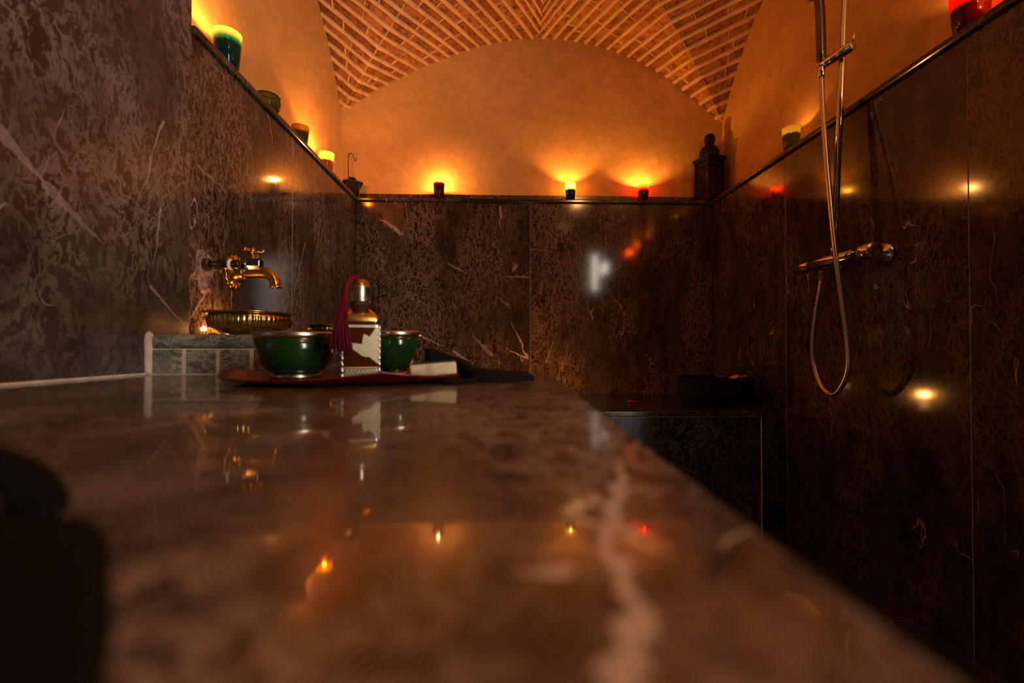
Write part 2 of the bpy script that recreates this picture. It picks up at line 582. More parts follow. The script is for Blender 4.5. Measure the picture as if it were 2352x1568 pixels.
# ------------------------------------------------------------------ the room shell
H = CZ + 0.787        # top of the marble dado
HC = CZ + 0.812       # top of the coping on it
XL, XR, YB = -0.77, 1.19, 2.48
PL, PR, PB = -0.88, 1.30, 2.58   # plaster faces above the ledge
TOP = CZ + 2.05

tag(mesh('floor', box(-1.1, 2.3, -1.5, 2.75, -0.06, 0), M_FLOOR), kind='structure')

wl = tag(mesh('wall_left', join(box(-1.02, XL - 0.021, 1.157, YB, 0, H), box(-1.02, PL, 1.157, 2.75, H, TOP)), M_PLASTER), kind='structure')
for y0, y1 in ((1.157, 1.727), (1.727, YB - 0.002)):
    mesh('marble_panel', box(XL - 0.02, XL, y0 + 0.001, y1 - 0.001, 0, H), M_WALLL, wl, bevel=0.001, seg=1)
wb = tag(mesh('wall_back', join(box(-0.99, 1.41, YB + 0.021, 2.75, 0, H), box(PL, PR, PB, 2.75, H, TOP)), M_PLASTER), kind='structure')
for x0, x1 in ((XL, 0.178), (0.178, XR)):
    mesh('marble_panel', box(x0 + 0.001, x1 - 0.001, YB, YB + 0.02, 0, H), M_WALLB, wb, bevel=0.001, seg=1)
wr = tag(mesh('wall_right', join(box(XR + 0.021, 1.45, -0.35, YB, 0, H), box(PR, 1.45, -0.35, 2.75, H, TOP)), M_PLASTER), kind='structure')
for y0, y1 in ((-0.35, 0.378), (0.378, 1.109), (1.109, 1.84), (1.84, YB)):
    mesh('marble_panel', box(XR, XR + 0.02, y0 + 0.001, y1 - 0.001, 0, H), M_WALL_SHADED, wr, bevel=0.001, seg=1)

wp = tag(mesh('wall_front', box(-1.02, XL - 0.021, -1.4, 1.15, 0, TOP), M_PLASTER), kind='structure')
for y0, y1 in ((-1.3, -0.35), (-0.35, 1.155)):
    mesh('marble_panel', box(XL - 0.02, XL + 0.003, y0 + 0.001, y1 + 0.001, 0, TOP), M_PILLAR, wp, bevel=0.001, seg=1)
# rear of the room, behind the lens: dark marble, a slit window and an added doorway for fill
sx, sz = SLIT[0], SLIT[2]
tag(mesh('wall_rear', join(box(-1.02, sx - 0.07, -1.42, -1.3, 0, TOP), box(2.04, 2.25, -1.42, -1.3, 0, TOP),
                           box(sx - 0.07, sx + 0.07, -1.42, -1.3, 0, sz - 0.32), box(sx - 0.07, sx + 0.07, -1.42, -1.3, sz + 0.32, TOP), box(sx + 0.07, 2.04, -1.42, -1.3, CZ + 1.2, TOP)), M_TRIM), kind='structure')
tag(mesh('wall_entrance', join(box(2.1, 2.25, -1.3, -0.35, 0, TOP), box(1.45, 2.25, -0.35, -0.23, 0, TOP)), M_TRIM), kind='structure')
wn1 = tag(mesh('window_1', join(box(sx - 0.075, sx - 0.06, -1.31, -1.285, sz - 0.335, sz + 0.335), box(sx + 0.06, sx + 0.075, -1.31, -1.285, sz - 0.335, sz + 0.335),
                                box(sx - 0.06, sx + 0.06, -1.31, -1.285, sz - 0.335, sz - 0.315), box(sx - 0.06, sx + 0.06, -1.31, -1.285, sz + 0.315, sz + 0.335)), M_PAINT), kind='structure')
tag(mesh('fill_door_1', join(box(1.41, 1.425, -1.31, -1.27, 0, CZ + 1.21), box(2.02, 2.05, -1.31, -1.27, 0, CZ + 1.21), box(1.425, 2.02, -1.31, -1.27, CZ + 1.18, CZ + 1.21)), M_PAINT), kind='structure')  # unseen doorway frame added round the fill panel

for x_, y_ in ((XL, 1.727),):
    mesh('grout_line', box(x_ - 0.01, x_ + 0.0003, y_ - 0.0007, y_ + 0.0007, 0, H), M_SEAM, wl)
mesh('grout_line', box(0.178 - 0.0007, 0.178 + 0.0007, YB - 0.0003, YB + 0.01, 0, H), M_SEAM, wb)
for y_ in (1.109, 1.84):
    mesh('grout_line', box(XR - 0.0003, XR + 0.01, y_ - 0.0007, y_ + 0.0007, 0, H), M_SEAM, wr)

# coping along the top of the dado, and the low skirting at the foot of the lunette
tag(mesh('trim_1', box(PL, XL + 0.012, 1.157, YB - 0.012, H, HC), M_TRIM, bevel=0.008, seg=3), kind='structure')
tag(mesh('trim_2', box(PL, PR, YB - 0.012, PB, H, HC), M_TRIM, bevel=0.008, seg=3), kind='structure')
tag(mesh('trim_3', box(XR - 0.012, PR, -0.35, YB - 0.012, H, HC), M_TRIM, bevel=0.008, seg=3), kind='structure')
tag(mesh('baseboard_back', box(PL, PR, PB - 0.012, PB, HC, HC + 0.050), M_TRIM, bevel=0.003), kind='structure')
tag(mesh('trim_4', box(XL, XL + 0.006, -1.2, 1.018, CZ - 0.060, CZ - 0.0555), M_GROUT), kind='structure')

# ------------------------------------------------------------------ brick groin vault
XC, ZTOP = 0.235, 1.775
SIDE = {0: (1.115, 1.75, 1.325, 0.575, 0.60), 1: (1.065, 2.25, 1.29, 0.64, 0.52)}   # half span, curve, springing, groin run in x and y
R2, A2, YC = 1.155, math.radians(60), PB - 1.0
ARC = {}
for sd, (hw_, pw_, zs_, _, _) in SIDE.items():
    tab, acc, prev_ = [], 0.0, None
    for i in range(401):
        q_ = hw_ * i / 400
        z_ = zs_ + (ZTOP - zs_) * (1 - ((hw_ - q_) / hw_) ** pw_)
        if prev_:
            acc += math.hypot(q_ - prev_[0], z_ - prev_[1])
        prev_ = (q_, z_)
        tab.append((acc, q_))
    ARC[sd] = tab
CUR = [0]


def zq(q):
    hw_, pw_, zs_, _, _ = SIDE[CUR[0]]
    return zs_ + (ZTOP - zs_) * (1 - max(0.0, (hw_ - q) / hw_) ** pw_)


def Lp(s):
    p = -A2 + 1.07 * s / R2
    return Vector((0.0, YC - R2 * math.sin(p), SIDE[CUR[0]][2] + R2 * (math.cos(p) - 0.5)))


def Gp(s):
    hw_, _, _, gx, gy = SIDE[CUR[0]]
    q = min(gx * s, hw_)
    return Vector((q, PB - gy * s, zq(q)))


def Bp(s):
    tab = ARC[CUR[0]]
    if s <= tab[-1][0]:
        i = min(range(len(tab)), key=lambda k: abs(tab[k][0] - s))
        i = max(1, min(i, 399))
        (a0, q0), (a1, q1) = (tab[i - 1], tab[i]) if tab[i][0] >= s else (tab[i], tab[i + 1])
        q = q0 + (q1 - q0) * (s - a0) / (a1 - a0)
        return Vector((q, PB, zq(q)))
    return Vector((SIDE[CUR[0]][0], PB - 1.2 * (s - tab[-1][0]), ZTOP))


def S(s, t):
    """vault point in run from the side wall (x), depth (y), height (z)"""
    s = max(s, 0.0)
    if t <= 1:
        v = Lp(s).lerp(Gp(s), t)
    else:
        v = Gp(s).lerp(Bp(s), t - 1)
        v.z = zq(v.x)
    v.z += CZ
    return v


def Nrm(s, t):
    e = 0.004
    t0 = min(t, 0.996) if t <= 1 else min(max(t, 1.0), 1.996)
    d1 = S(s, t0 + e) - S(s, t0)
    d2 = S(s + e, t0) - S(s, t0)
    n = d1.cross(d2)
    if n.length < 1e-12:
        n = Vector((0, 0, -1))
    n.normalize()
    return n if n.z < 0 else -n


def Soff(s, t, d):
    """point d metres into the room from the vault surface"""
    if 0.985 < t < 1.015:
        n = (Nrm(s, 0.98) + Nrm(s, 1.02)).normalized()
    else:
        n = Nrm(s, t)
    return S(s, t) + n * d


def mir(p, on):
    hw_ = SIDE[on][0]
    return Vector((XC - hw_ + p.x, p.y, p.z)) if on == 0 else Vector((XC + hw_ - p.x, p.y, p.z))


SMAX, PITCH, S0 = 1.62, 0.0630, 0.050
shellV, shellF = [], []
ss = [SMAX * i / 44 for i in range(45)]
ts = [i / 10 for i in range(21)]
for side in (0, 1):
    CUR[0] = side
    base = len(shellV)
    for s in ss:
        for t in ts:
            shellV.append(mir(Soff(s, t, -0.008), side))
    for i in range(44):
        for j in range(20):
            a = base + i * 21 + j
            shellF.append((a, a + 1, a + 22, a + 21))
# beyond the last course the vault runs on towards the entry as a plain plastered barrel
for side in (0, 1):
    CUR[0] = side
    base = len(shellV)
    for t in ts:
        p = mir(Soff(SMAX, t, -0.008), side)
        shellV += [p, Vector((p.x, 0.9, p.z))]
    for j in range(20):
        a = base + 2 * j
        shellF.append((a, a + 2, a + 3, a + 1))
vault = tag(mesh('ceiling', (shellV, shellF), M_MORTAR, sm=True), kind='structure')
tag(mesh('ceiling_entry', join(box(-1.02, 2.25, -1.42, 1.9, TOP, TOP + 0.1), box(-1.02, 1.45, 1.9, 2.75, TOP, TOP + 0.1)), M_PLASTER), kind='structure')


def seglen(s, a, b):
    return (S(s, a) - S(s, b)).length


def brick(s0, s1, ta, tb, side, dep, tilt):
    nu = 4
    V, F = [], []
    for lay in (0, 1, 2):
        for j in range(2):
            for i in range(nu + 1):
                u = i / nu
                sv, tv = (s0, s1)[j], ta + (tb - ta) * u
                if lay == 0:
                    d = -0.016
                elif lay == 1:
                    d = dep - 0.003
                else:
                    inset = 0.0022
                    sv = s0 + inset if j == 0 else s1 - inset
                    k = 0.02 * (tb - ta)
                    tv = ta + k + (tb - ta - 2 * k) * u
                    d = dep + (u - 0.5) * tilt
                V.append(mir(Soff(sv, tv, d), side))
    row = nu + 1

    def ix(lay, j, i):
        return lay * 2 * row + j * row + i
    for lay in (0, 1):
        for i in range(nu):
            F.append((ix(lay, 0, i), ix(lay, 0, i + 1), ix(lay + 1, 0, i + 1), ix(lay + 1, 0, i)))
            F.append((ix(lay, 1, i + 1), ix(lay, 1, i), ix(lay + 1, 1, i), ix(lay + 1, 1, i + 1)))
        for i in (0, nu):
            F.append((ix(lay, 0, i), ix(lay, 1, i), ix(lay + 1, 1, i), ix(lay + 1, 0, i)))
    for i in range(nu):
        F.append((ix(2, 0, i), ix(2, 0, i + 1), ix(2, 1, i + 1), ix(2, 1, i)))
    return V, F


rng = random.Random(5)
jointV, jointF = [], []
stuffV, stuffF = [], []
nb = 0
ncourse = int((SMAX - S0) / PITCH)
for side in (0, 1):
    CUR[0] = side
    wob = [rng.uniform(-0.005, 0.005) for _ in range(ncourse + 2)]
    for k in range(ncourse + 1):
        sk = S0 + k * PITCH + wob[k]
        # the proud mortar rib under this course
        V, F = [], []
        nt_, prof = 24, 7
        ph = rng.uniform(0, 6)
        for i in range(nt_ + 1):
            t = 0.0 + 2.0 * i / nt_
            wdt = 0.0130 + 0.0016 * math.sin(ph + i * 0.9)
            hgt = 0.0105 + 0.002 * math.sin(ph * 2 + i * 1.3)
            for j in range(prof):
                a = PI * j / (prof - 1)
                V.append(mir(Soff(sk + wdt * math.cos(a), t, -0.009 + (hgt + 0.009) * math.sin(a) ** 0.7), side))
        for i in range(nt_):
            for j in range(prof - 1):
                a = i * prof + j
                F.append((a, a + 1, a + prof + 1, a + prof))
        mesh('mortar_rib', (V, F), M_MORTAR, vault, sm=True)
        if k == ncourse:
            break
        sn = S0 + (k + 1) * PITCH + wob[k + 1]
        sm_ = (sk + sn) / 2
        for cell in (0, 1):
            L = seglen(sm_, cell, cell + 1)
            cuts = [0.0]
            pos = rng.uniform(0.06, 0.20)
            while pos < L - 0.05:
                cuts.append(pos / L)
                pos += rng.uniform(0.15, 0.23)
            cuts.append(1.0)
            g = 0.0035 / max(L, 0.02)
            for a, b in zip(cuts, cuts[1:]):
                if (b - a) * L < 0.02:
                    continue
                V, F = brick(sk + 0.0095, sn - 0.0095, cell + a + g, cell + b - g, side, rng.uniform(-0.004, 0.0025), rng.uniform(-0.005, 0.005))
                nb += 1
                if nb <= 300:
                    mesh('brick', (V, F), M_BRICK, vault)
                else:
                    n = len(stuffV)
                    stuffV += V
                    stuffF += [tuple(q + n for q in f) for f in F]
                # head joint
                tj = cell + b
                if b < 0.999 or cell == 0:
                    n = len(jointV)
                    gg = 0.0035 / max(L, 0.02)
                    for sv in (sk + 0.007, sm_, sn - 0.007):
                        for tv, d in ((tj - gg, -0.009), (tj - gg * 0.4, 0.0015), (tj + gg * 0.4, 0.0015), (tj + gg, -0.009)):
                            jointV.append(mir(Soff(sv, tv, d), side))
                    for i in range(2):
                        for j in range(3):
                            q = n + i * 4 + j
                            jointF.append((q, q + 1, q + 5, q + 4))
tag(mesh('mortar_joint', (jointV, jointF), M_MORTAR, vault, sm=True), kind='stuff')
if stuffV:
    tag(mesh('far_bricks', (stuffV, stuffF), M_BRICK, vault), kind='stuff')

# ------------------------------------------------------------------ massage slab, tiled ledge, bench
zs = CZ - 0.060
t = thing('massage_slab', 'polished brown marble massage slab filling the foreground', 'slab', (0, 0, 0))
outline = [(XL + 0.002, -1.0), (0.085, -1.0), (0.087, 0.1), (0.098, 0.395), (0.110, 0.74), (0.114, 0.90)]
for k in range(7):
    a = PI / 2 * k / 6
    outline.append((0.114 - 0.06 + 0.06 * math.cos(a), 0.955 + 0.06 * math.sin(a)))
outline.append((XL + 0.002, 1.015))
mesh('slab_top', slab_prism(outline, zs - 0.04, zs), M_SLAB, t, bevel=0.006, seg=3)
mesh('slab_base', box(XL + 0.002, 0.06, -0.97, 0.97, 0, zs - 0.0405), M_BENCH, t, bevel=0.003)

t = thing('tiled_ledge', 'raised ledge faced with small square grey marble tiles behind the slab', 'ledge', (0, 0, 0))
mesh('ledge_body', box(XL + 0.002, -0.30, 1.0185, 1.62, 0, CZ - 0.003), M_GROUT, t)
mesh('coping', box(XL + 0.012, -0.293, 1.016, 1.63, CZ - 0.0025, CZ + 0.028), M_TILE, t, bevel=0.010, seg=4)
mesh('grout_bead', tube(smooth_path([(XL + 0.006, 1.022, CZ - 0.058), (XL + 0.007, 1.020, CZ - 0.02), (XL + 0.006, 1.02, CZ + 0.02), (XL + 0.012, 1.022, CZ + 0.029)], 4), 0.009, 8), M_GROUT, t, sm=True)
x = XL + 0.018
while x < -0.34:
    wd = 0.0620 if x < -0.33 else 0.05
    mesh('tile', box(x, x + wd, 1.0155, 1.03, CZ - 0.0570, CZ - 0.0055), M_TILE, t, bevel=0.002, seg=2)
    x += 0.0725

zb = CZ - 0.258
t = thing('stone_bench', 'low dark marble bench along the back wall beyond the slab', 'bench', (0, 0, 0))
mesh('bench_top', box(XL + 0.002, 1.075, 1.815, YB - 0.002, zb - 0.022, zb), M_BENCH, t, bevel=0.004, seg=3)
mesh('bench_front', box(XL + 0.002, 1.073, 1.826, YB - 0.004, 0, zb - 0.0245), M_BENCH, t, bevel=0.001)
mesh('grout_line', join(box(XL + 0.002, 1.0735, 1.8235, 1.84, zb - 0.0255, zb - 0.0215), box(1.072, 1.0755, 1.8235, 1.84, 0.0, zb - 0.024)), M_GROUT, t)
mesh('gap_shade_block', box(1.078, XR - 0.002, 1.90, YB - 0.004, 0, zb - 0.002), M_BENCH, t)  # dark block added so the gap beside the bench reads as shade

# ------------------------------------------------------------------ candles


def votive(name, label, loc, h, r1, r0, glass, wax, level, lit=1.0, group=None, flame_h=0.024, shape=None, lightcol=CANDLE):
    c = thing(name, label, 'candle', loc, random.uniform(0, 6), group)
    th = 0.0022
    mid = r0 + (r1 - r0) * 0.5
    mesh('glass_cup', lathe([(0, 0), (r0 - 0.003, 0), (r0, 0.003), (mid, h * 0.5), (r1, h - 0.001), (r1 - th * 0.5, h), (r1 - th, h - 0.001),
                             (mid - th, h * 0.5), (r0 - th, 0.006), (0, 0.006)], 36), glass, c, sm=True)
    rl = r0 + (r1 - r0) * level / h - th - 0.0008
    mesh('wax', lathe([(0, 0.0065), (r0 - th - 0.001, 0.0065), (rl, level - 0.001), (rl - 0.002, level), (rl * 0.5, level - 0.0025), (0, level - 0.003)], 32), wax, c, sm=True)
    mesh('wick', tube([(0, 0, level - 0.004), (0.0006, 0, level + 0.003), (0.0015, 0, level + 0.007)], 0.0008, 6), M_WICK, c, sm=True)
    if lit:
        f0 = level + 0.004
        fh = flame_h
        mesh('flame', move(lathe([(0, 0), (0.0028, fh * 0.1), (0.0046, fh * 0.3), (0.0038, fh * 0.55), (0.0018, fh * 0.82), (0, fh)], 14), (0.001, 0, f0)), M_FLAME, c, sm=True)
        ld = bpy.data.lights.new('candle_light', 'POINT')
        ld.energy = CANDLE_W * lit
        ld.color = lightcol
        ld.shadow_soft_size = 0.006
        lo = bpy.data.objects.new('candle_light', ld)
        link(lo, c)
        lo.location = (0.001, 0, f0 + fh * 0.42)
    return c


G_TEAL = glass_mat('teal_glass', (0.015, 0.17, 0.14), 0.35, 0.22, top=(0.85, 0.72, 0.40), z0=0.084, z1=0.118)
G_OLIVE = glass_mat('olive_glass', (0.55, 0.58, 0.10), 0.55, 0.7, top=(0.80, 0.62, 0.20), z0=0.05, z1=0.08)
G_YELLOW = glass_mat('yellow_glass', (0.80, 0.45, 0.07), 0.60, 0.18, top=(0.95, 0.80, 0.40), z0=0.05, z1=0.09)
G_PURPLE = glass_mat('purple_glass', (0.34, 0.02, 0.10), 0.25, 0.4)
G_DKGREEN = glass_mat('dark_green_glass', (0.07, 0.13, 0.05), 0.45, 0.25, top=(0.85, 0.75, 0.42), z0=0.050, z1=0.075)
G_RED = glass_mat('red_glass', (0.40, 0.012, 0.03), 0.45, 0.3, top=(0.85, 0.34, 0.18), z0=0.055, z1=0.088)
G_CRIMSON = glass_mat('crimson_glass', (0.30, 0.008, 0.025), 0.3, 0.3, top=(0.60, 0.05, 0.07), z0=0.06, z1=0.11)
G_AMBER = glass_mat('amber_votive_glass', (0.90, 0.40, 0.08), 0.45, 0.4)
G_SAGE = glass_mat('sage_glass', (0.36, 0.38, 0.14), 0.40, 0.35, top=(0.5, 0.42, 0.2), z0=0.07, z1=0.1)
W_CREAM = wax_mat('cream_wax', (0.80, 0.62, 0.34))
W_GREEN = wax_mat('green_wax', (0.26, 0.36, 0.05), 0.4)
W_TEAL = wax_mat('teal_wax', (0.03, 0.30, 0.24))
W_YELLOW = wax_mat('yellow_wax', (0.80, 0.48, 0.10), 0.4)
W_PURPLE = wax_mat('purple_wax', (0.30, 0.015, 0.09))
W_RED = wax_mat('red_wax', (0.55, 0.04, 0.05))

GL = 'votive candles on the left ledge'
GB = 'votive candles on the back ledge'
GR = 'votive candles on the right ledge'
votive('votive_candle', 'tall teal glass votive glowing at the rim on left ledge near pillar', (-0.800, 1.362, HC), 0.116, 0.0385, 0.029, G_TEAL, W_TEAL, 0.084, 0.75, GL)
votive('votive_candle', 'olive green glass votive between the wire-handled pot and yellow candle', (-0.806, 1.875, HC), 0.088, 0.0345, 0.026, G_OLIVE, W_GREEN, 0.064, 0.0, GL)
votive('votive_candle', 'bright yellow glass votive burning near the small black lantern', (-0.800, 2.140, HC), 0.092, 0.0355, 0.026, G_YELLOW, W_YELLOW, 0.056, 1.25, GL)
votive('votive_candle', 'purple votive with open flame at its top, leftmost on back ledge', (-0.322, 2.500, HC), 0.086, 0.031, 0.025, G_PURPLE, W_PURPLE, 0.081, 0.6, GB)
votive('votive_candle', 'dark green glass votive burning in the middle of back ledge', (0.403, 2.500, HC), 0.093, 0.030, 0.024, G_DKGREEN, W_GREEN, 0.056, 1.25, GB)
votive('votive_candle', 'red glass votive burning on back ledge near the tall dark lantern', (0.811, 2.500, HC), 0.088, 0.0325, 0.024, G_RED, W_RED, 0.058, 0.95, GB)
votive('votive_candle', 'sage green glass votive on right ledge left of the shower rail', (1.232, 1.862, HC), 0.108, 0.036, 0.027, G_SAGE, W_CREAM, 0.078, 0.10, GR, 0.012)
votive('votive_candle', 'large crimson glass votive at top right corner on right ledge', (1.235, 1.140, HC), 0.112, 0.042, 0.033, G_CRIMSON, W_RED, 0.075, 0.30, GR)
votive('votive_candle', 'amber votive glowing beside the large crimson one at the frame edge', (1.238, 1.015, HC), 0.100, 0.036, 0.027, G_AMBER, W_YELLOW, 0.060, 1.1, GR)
votive('votive_candle', 'unseen amber votive added on right ledge nearest the entrance for warm fill', (1.238, 0.72, HC), 0.100, 0.036, 0.027, G_AMBER, W_YELLOW, 0.060, 1.3, GR)  # out of view, added to warm the vault and plaster

# tealights whose glow shows low on the marble
def tealight(label, loc, power):
    c = thing('tealight', label, 'candle', loc)
    mesh('tin_cup', lathe([(0, 0), (0.018, 0), (0.019, 0.001), (0.019, 0.015), (0.0183, 0.015), (0.018, 0.003), (0, 0.003)], 24), M_TIN, c, sm=True)
    mesh('wax', lathe([(0, 0.0035), (0.0175, 0.0035), (0.0175, 0.0115), (0, 0.011)], 24), W_CREAM, c, sm=True)
    mesh('wick', tube([(0, 0, 0.010), (0, 0, 0.016)], 0.0008, 6), M_WICK, c)
    mesh('flame', move(lathe([(0, 0), (0.0024, 0.002), (0.0038, 0.006), (0.003, 0.011), (0.0014, 0.015), (0, 0.018)], 14), (0, 0, 0.014)), M_FLAME, c, sm=True)
    ld = bpy.data.lights.new('candle_light', 'POINT')
    ld.energy = power * CANDLE_W
    ld.color = CANDLE
    ld.shadow_soft_size = 0.006
    lo = bpy.data.objects.new('candle_light', ld)
    link(lo, c)
    lo.location = (0, 0, 0.021)


tealight('small tealight glowing on tiled ledge behind the large brass bowl', (-0.742, 1.262, CZ + 0.0283), 0.10)
tealight('small tealight glowing on stone bench beyond the slab corner', (0.24, 2.22, zb), 0.5)

# green glass pot with a wire bail
c = thing('glass_pot', 'squat olive glass pot with black wire handle on left ledge', 'pot', (-0.803, 1.605, HC), 0.5)
mesh('pot_body', lathe([(0, 0), (0.024, 0), (0.028, 0.003), (0.039, 0.026), (0.042, 0.045), (0.038, 0.062), (0.036, 0.066), (0.0345, 0.065),
                        (0.0365, 0.06), (0.0395, 0.045), (0.0365, 0.027), (0.025, 0.006), (0, 0.006)], 36), G_OLIVE, c, sm=True)
mesh('wax', lathe([(0, 0.0065), (0.024, 0.0065), (0.035, 0.027), (0, 0.026)], 28), W_GREEN, c, sm=True)
ring = [(0.0385 * math.cos(a), 0.0385 * math.sin(a), 0.061) for a in [2 * PI * i / 28 for i in range(29)]]
mesh('wire_collar', tube(ring, 0.0013, 6), M_WIRE, c, sm=True)
bail = [(0.040 * math.cos(a), -0.030 * math.sin(a) * 1.0 - 0.006, 0.061 - 0.020 * math.sin(a)) for a in [PI * i / 16 for i in range(17)]]
bail = [(p[0] * 1.02, p[1] - 0.006, p[2]) for p in bail]
mesh('wire_handle', tube(bail, 0.0012, 6), M_WIRE, c, sm=True)

# ------------------------------------------------------------------ lanterns
t = thing('tall_lantern', 'tall dark metal lantern with domed top in the right ledge corner', 'lantern', (1.192, 2.515, HC), math.radians(16))
hw = 0.056
mesh('base_plate', join(box(-hw, hw, -hw, hw, 0, 0.012), box(-hw + 0.005, hw - 0.005, -hw + 0.005, hw - 0.005, 0.012, 0.026)), M_LANT, t, bevel=0.002)
for sx_ in (-1, 1):
    for sy_ in (-1, 1):
        mesh('corner_post', box(sx_ * (hw - 0.006) - 0.005, sx_ * (hw - 0.006) + 0.005, sy_ * (hw - 0.006) - 0.005, sy_ * (hw - 0.006) + 0.005, 0.026, 0.225), M_LANT, t, bevel=0.001)
for k in range(4):
    r = Matrix.Rotation(PI / 2 * k, 3, 'Z')
    v, f = box(-0.044, 0.044, -0.048, -0.0465, 0.028, 0.223)
    mesh('pane', ([tuple(r @ Vector(q)) for q in v], f), M_PANE, t)
    bars = join(box(-0.044, 0.044, -0.052, -0.0485, 0.20, 0.206), box(-0.044, 0.044, -0.052, -0.0485, 0.186, 0.190), box(-0.003, 0.003, -0.051, -0.0485, 0.028, 0.10),
                prism([(-0.03, 0.1), (-0.024, 0.13), (0, 0.16), (0.024, 0.13), (0.03, 0.1), (0.022, 0.1), (0.018, 0.125), (0, 0.148), (-0.018, 0.125), (-0.022, 0.1)], -0.051, -0.0485))
    mesh('fretwork', ([tuple(r @ Vector(q)) for q in bars[0]], bars[1]), M_LANT, t)
mesh('cornice', join(box(-0.060, 0.060, -0.060, 0.060, 0.225, 0.236), box(-0.064, 0.064, -0.064, 0.064, 0.236, 0.250)), M_LANT, t, bevel=0.003)
mesh('dome', move(lathe([(0.052, 0), (0.053, 0.02), (0.050, 0.042), (0.040, 0.060), (0.027, 0.071), (0.022, 0.076), (0, 0.078)], 28), (0, 0, 0.25)), M_LANT, t, sm=True)
mesh('finial', move(lathe([(0.022, 0), (0.024, 0.012), (0.029, 0.026), (0.029, 0.043), (0.024, 0.058), (0.016, 0.064), (0, 0.066)], 20), (0.004, 0, 0.322)), M_LANT, t, sm=True)
mesh('carrying_ring', tube([(-0.026 + 0.010 * math.cos(a), -0.018, 0.352 + 0.020 * math.sin(a)) for a in [2 * PI * i / 20 for i in range(21)]], 0.0028, 8), M_LANT, t, sm=True)
mesh('candle_stub', move(cyl(0.02, 0.075, 20), (0.0, 0, 0.0265)), W_CREAM, t, sm=True)

t = thing('small_lantern', 'small black lantern with glass sides and tall hook in left ledge corner', 'lantern', (-0.800, 2.515, HC), math.radians(24))
mesh('base_plate', box(-0.036, 0.036, -0.036, 0.036, 0, 0.007), M_IRON, t, bevel=0.001)
for sx_ in (-1, 1):
    for sy_ in (-1, 1):
        mesh('corner_post', tube([(sx_ * 0.032, sy_ * 0.032, 0.007), (sx_ * 0.036, sy_ * 0.036, 0.082)], 0.0028, 6), M_IRON, t)
for k in range(4):
    r = Matrix.Rotation(PI / 2 * k, 3, 'Z')
    v = [(-0.030, -0.031, 0.008), (0.030, -0.031, 0.008), (0.034, -0.035, 0.081), (-0.034, -0.035, 0.081), (-0.030, -0.0298, 0.008), (0.030, -0.0298, 0.008), (0.034, -0.0338, 0.081), (-0.034, -0.0338, 0.081)]
    f = box(0, 1, 0, 1, 0, 1)[1]
    mesh('pane', ([tuple(r @ Vector(q)) for q in v], f), M_PANE, t)
rv = [(-0.052, -0.052, 0.080), (0.052, -0.052, 0.080), (0.052, 0.052, 0.080), (-0.052, 0.052, 0.080), (-0.052, -0.052, 0.083), (0.052, -0.052, 0.083), (0.052, 0.052, 0.083), (-0.052, 0.052, 0.083),
      (-0.016, -0.016, 0.106), (0.016, -0.016, 0.106), (0.016, 0.016, 0.106), (-0.016, 0.016, 0.106)]
rf = [(0, 3, 2, 1), (0, 1, 5, 4), (1, 2, 6, 5), (2, 3, 7, 6), (3, 0, 4, 7), (4, 5, 9, 8), (5, 6, 10, 9), (6, 7, 11, 10), (7, 4, 8, 11), (8, 9, 10, 11)]
mesh('roof', (rv, rf), M_IRON, t)
mesh('chimney_cap', move(lathe([(0.010, 0), (0.010, 0.006), (0.020, 0.008), (0.019, 0.012), (0.008, 0.016), (0, 0.017)], 20), (0, 0, 0.104)), M_IRON, t, sm=True)
mesh('hook', tube(smooth_path([(-0.018, 0.0, 0.108), (-0.020, 0, 0.16), (-0.020, 0, 0.225), (-0.015, 0, 0.246), (-0.002, 0, 0.252), (0.007, 0, 0.240), (0.011, 0, 0.222), (0.017, 0, 0.213), (0.022, 0, 0.222), (0.022, 0, 0.234)], 6), 0.0022, 8), M_IRON, t, sm=True)
mesh('candle_stub', move(cyl(0.016, 0.03, 16), (0, 0, 0.0075)), W_CREAM, t, sm=True)

# ------------------------------------------------------------------ brass faucet and cut pipe on the left wall
t = thing('brass_faucet', 'old brass wall faucet with cross handle above the tiled ledge', 'faucet', (XL, 1.353, CZ + 0.218))
AX = (1, 0, 0)
mesh('rosette', turn(lathe([(0, 0), (0.050, 0), (0.052, 0.003), (0.046, 0.007), (0.034, 0.010), (0.026, 0.012), (0, 0.012)], 96, lambda a, r, z: 1 + (0.035 * math.cos(16 * a) if r > 0.04 else 0)), AX), M_BRASS, t, sm=True)
mesh('collar', turn(lathe([(0, 0.011), (0.029, 0.011), (0.030, 0.015), (0.025, 0.018), (0.027, 0.022), (0.023, 0.027), (0.024, 0.031), (0.019, 0.034), (0, 0.034)], 32), AX), M_BRASS, t, sm=True)
sp = smooth_path([(0.02, 0, 0), (0.05, 0, 0.0), (0.08, 0, 0.001), (0.100, 0, -0.004), (0.114, 0, -0.018), (0.120, 0, -0.038)], 6)
mesh('spout', tube(sp, [0.0165] * 12 + [0.0165 - 0.0025 * i / (len(sp) - 13) for i in range(len(sp) - 12)], 20), M_BRASS, t, sm=True)
mesh('spout_lip', move(lathe([(0.012, 0), (0.0165, 0.0), (0.0175, 0.003), (0.0165, 0.007), (0.0145, 0.008)], 24), (0.1205, 0, -0.045)), M_BRASS, t, sm=True)
mesh('stem', move(lathe([(0.013, 0), (0.013, 0.010), (0.010, 0.013), (0.010, 0.024), (0.006, 0.027), (0.006, 0.050), (0, 0.051)], 20), (0.052, 0, 0.013)), M_BRASS, t, sm=True)
hd = thing  # handle below is one cross of three arms
arms = []
for k in range(3):
    a = 2 * PI * k / 3 + 0.25
    d = Vector((math.cos(a), math.sin(a), 0))
    arms.append(tube([d * 0.004, d * 0.016, d * 0.026, d * 0.031, d * 0.034], [0.006, 0.0045, 0.0065, 0.0065, 0.002], 10))
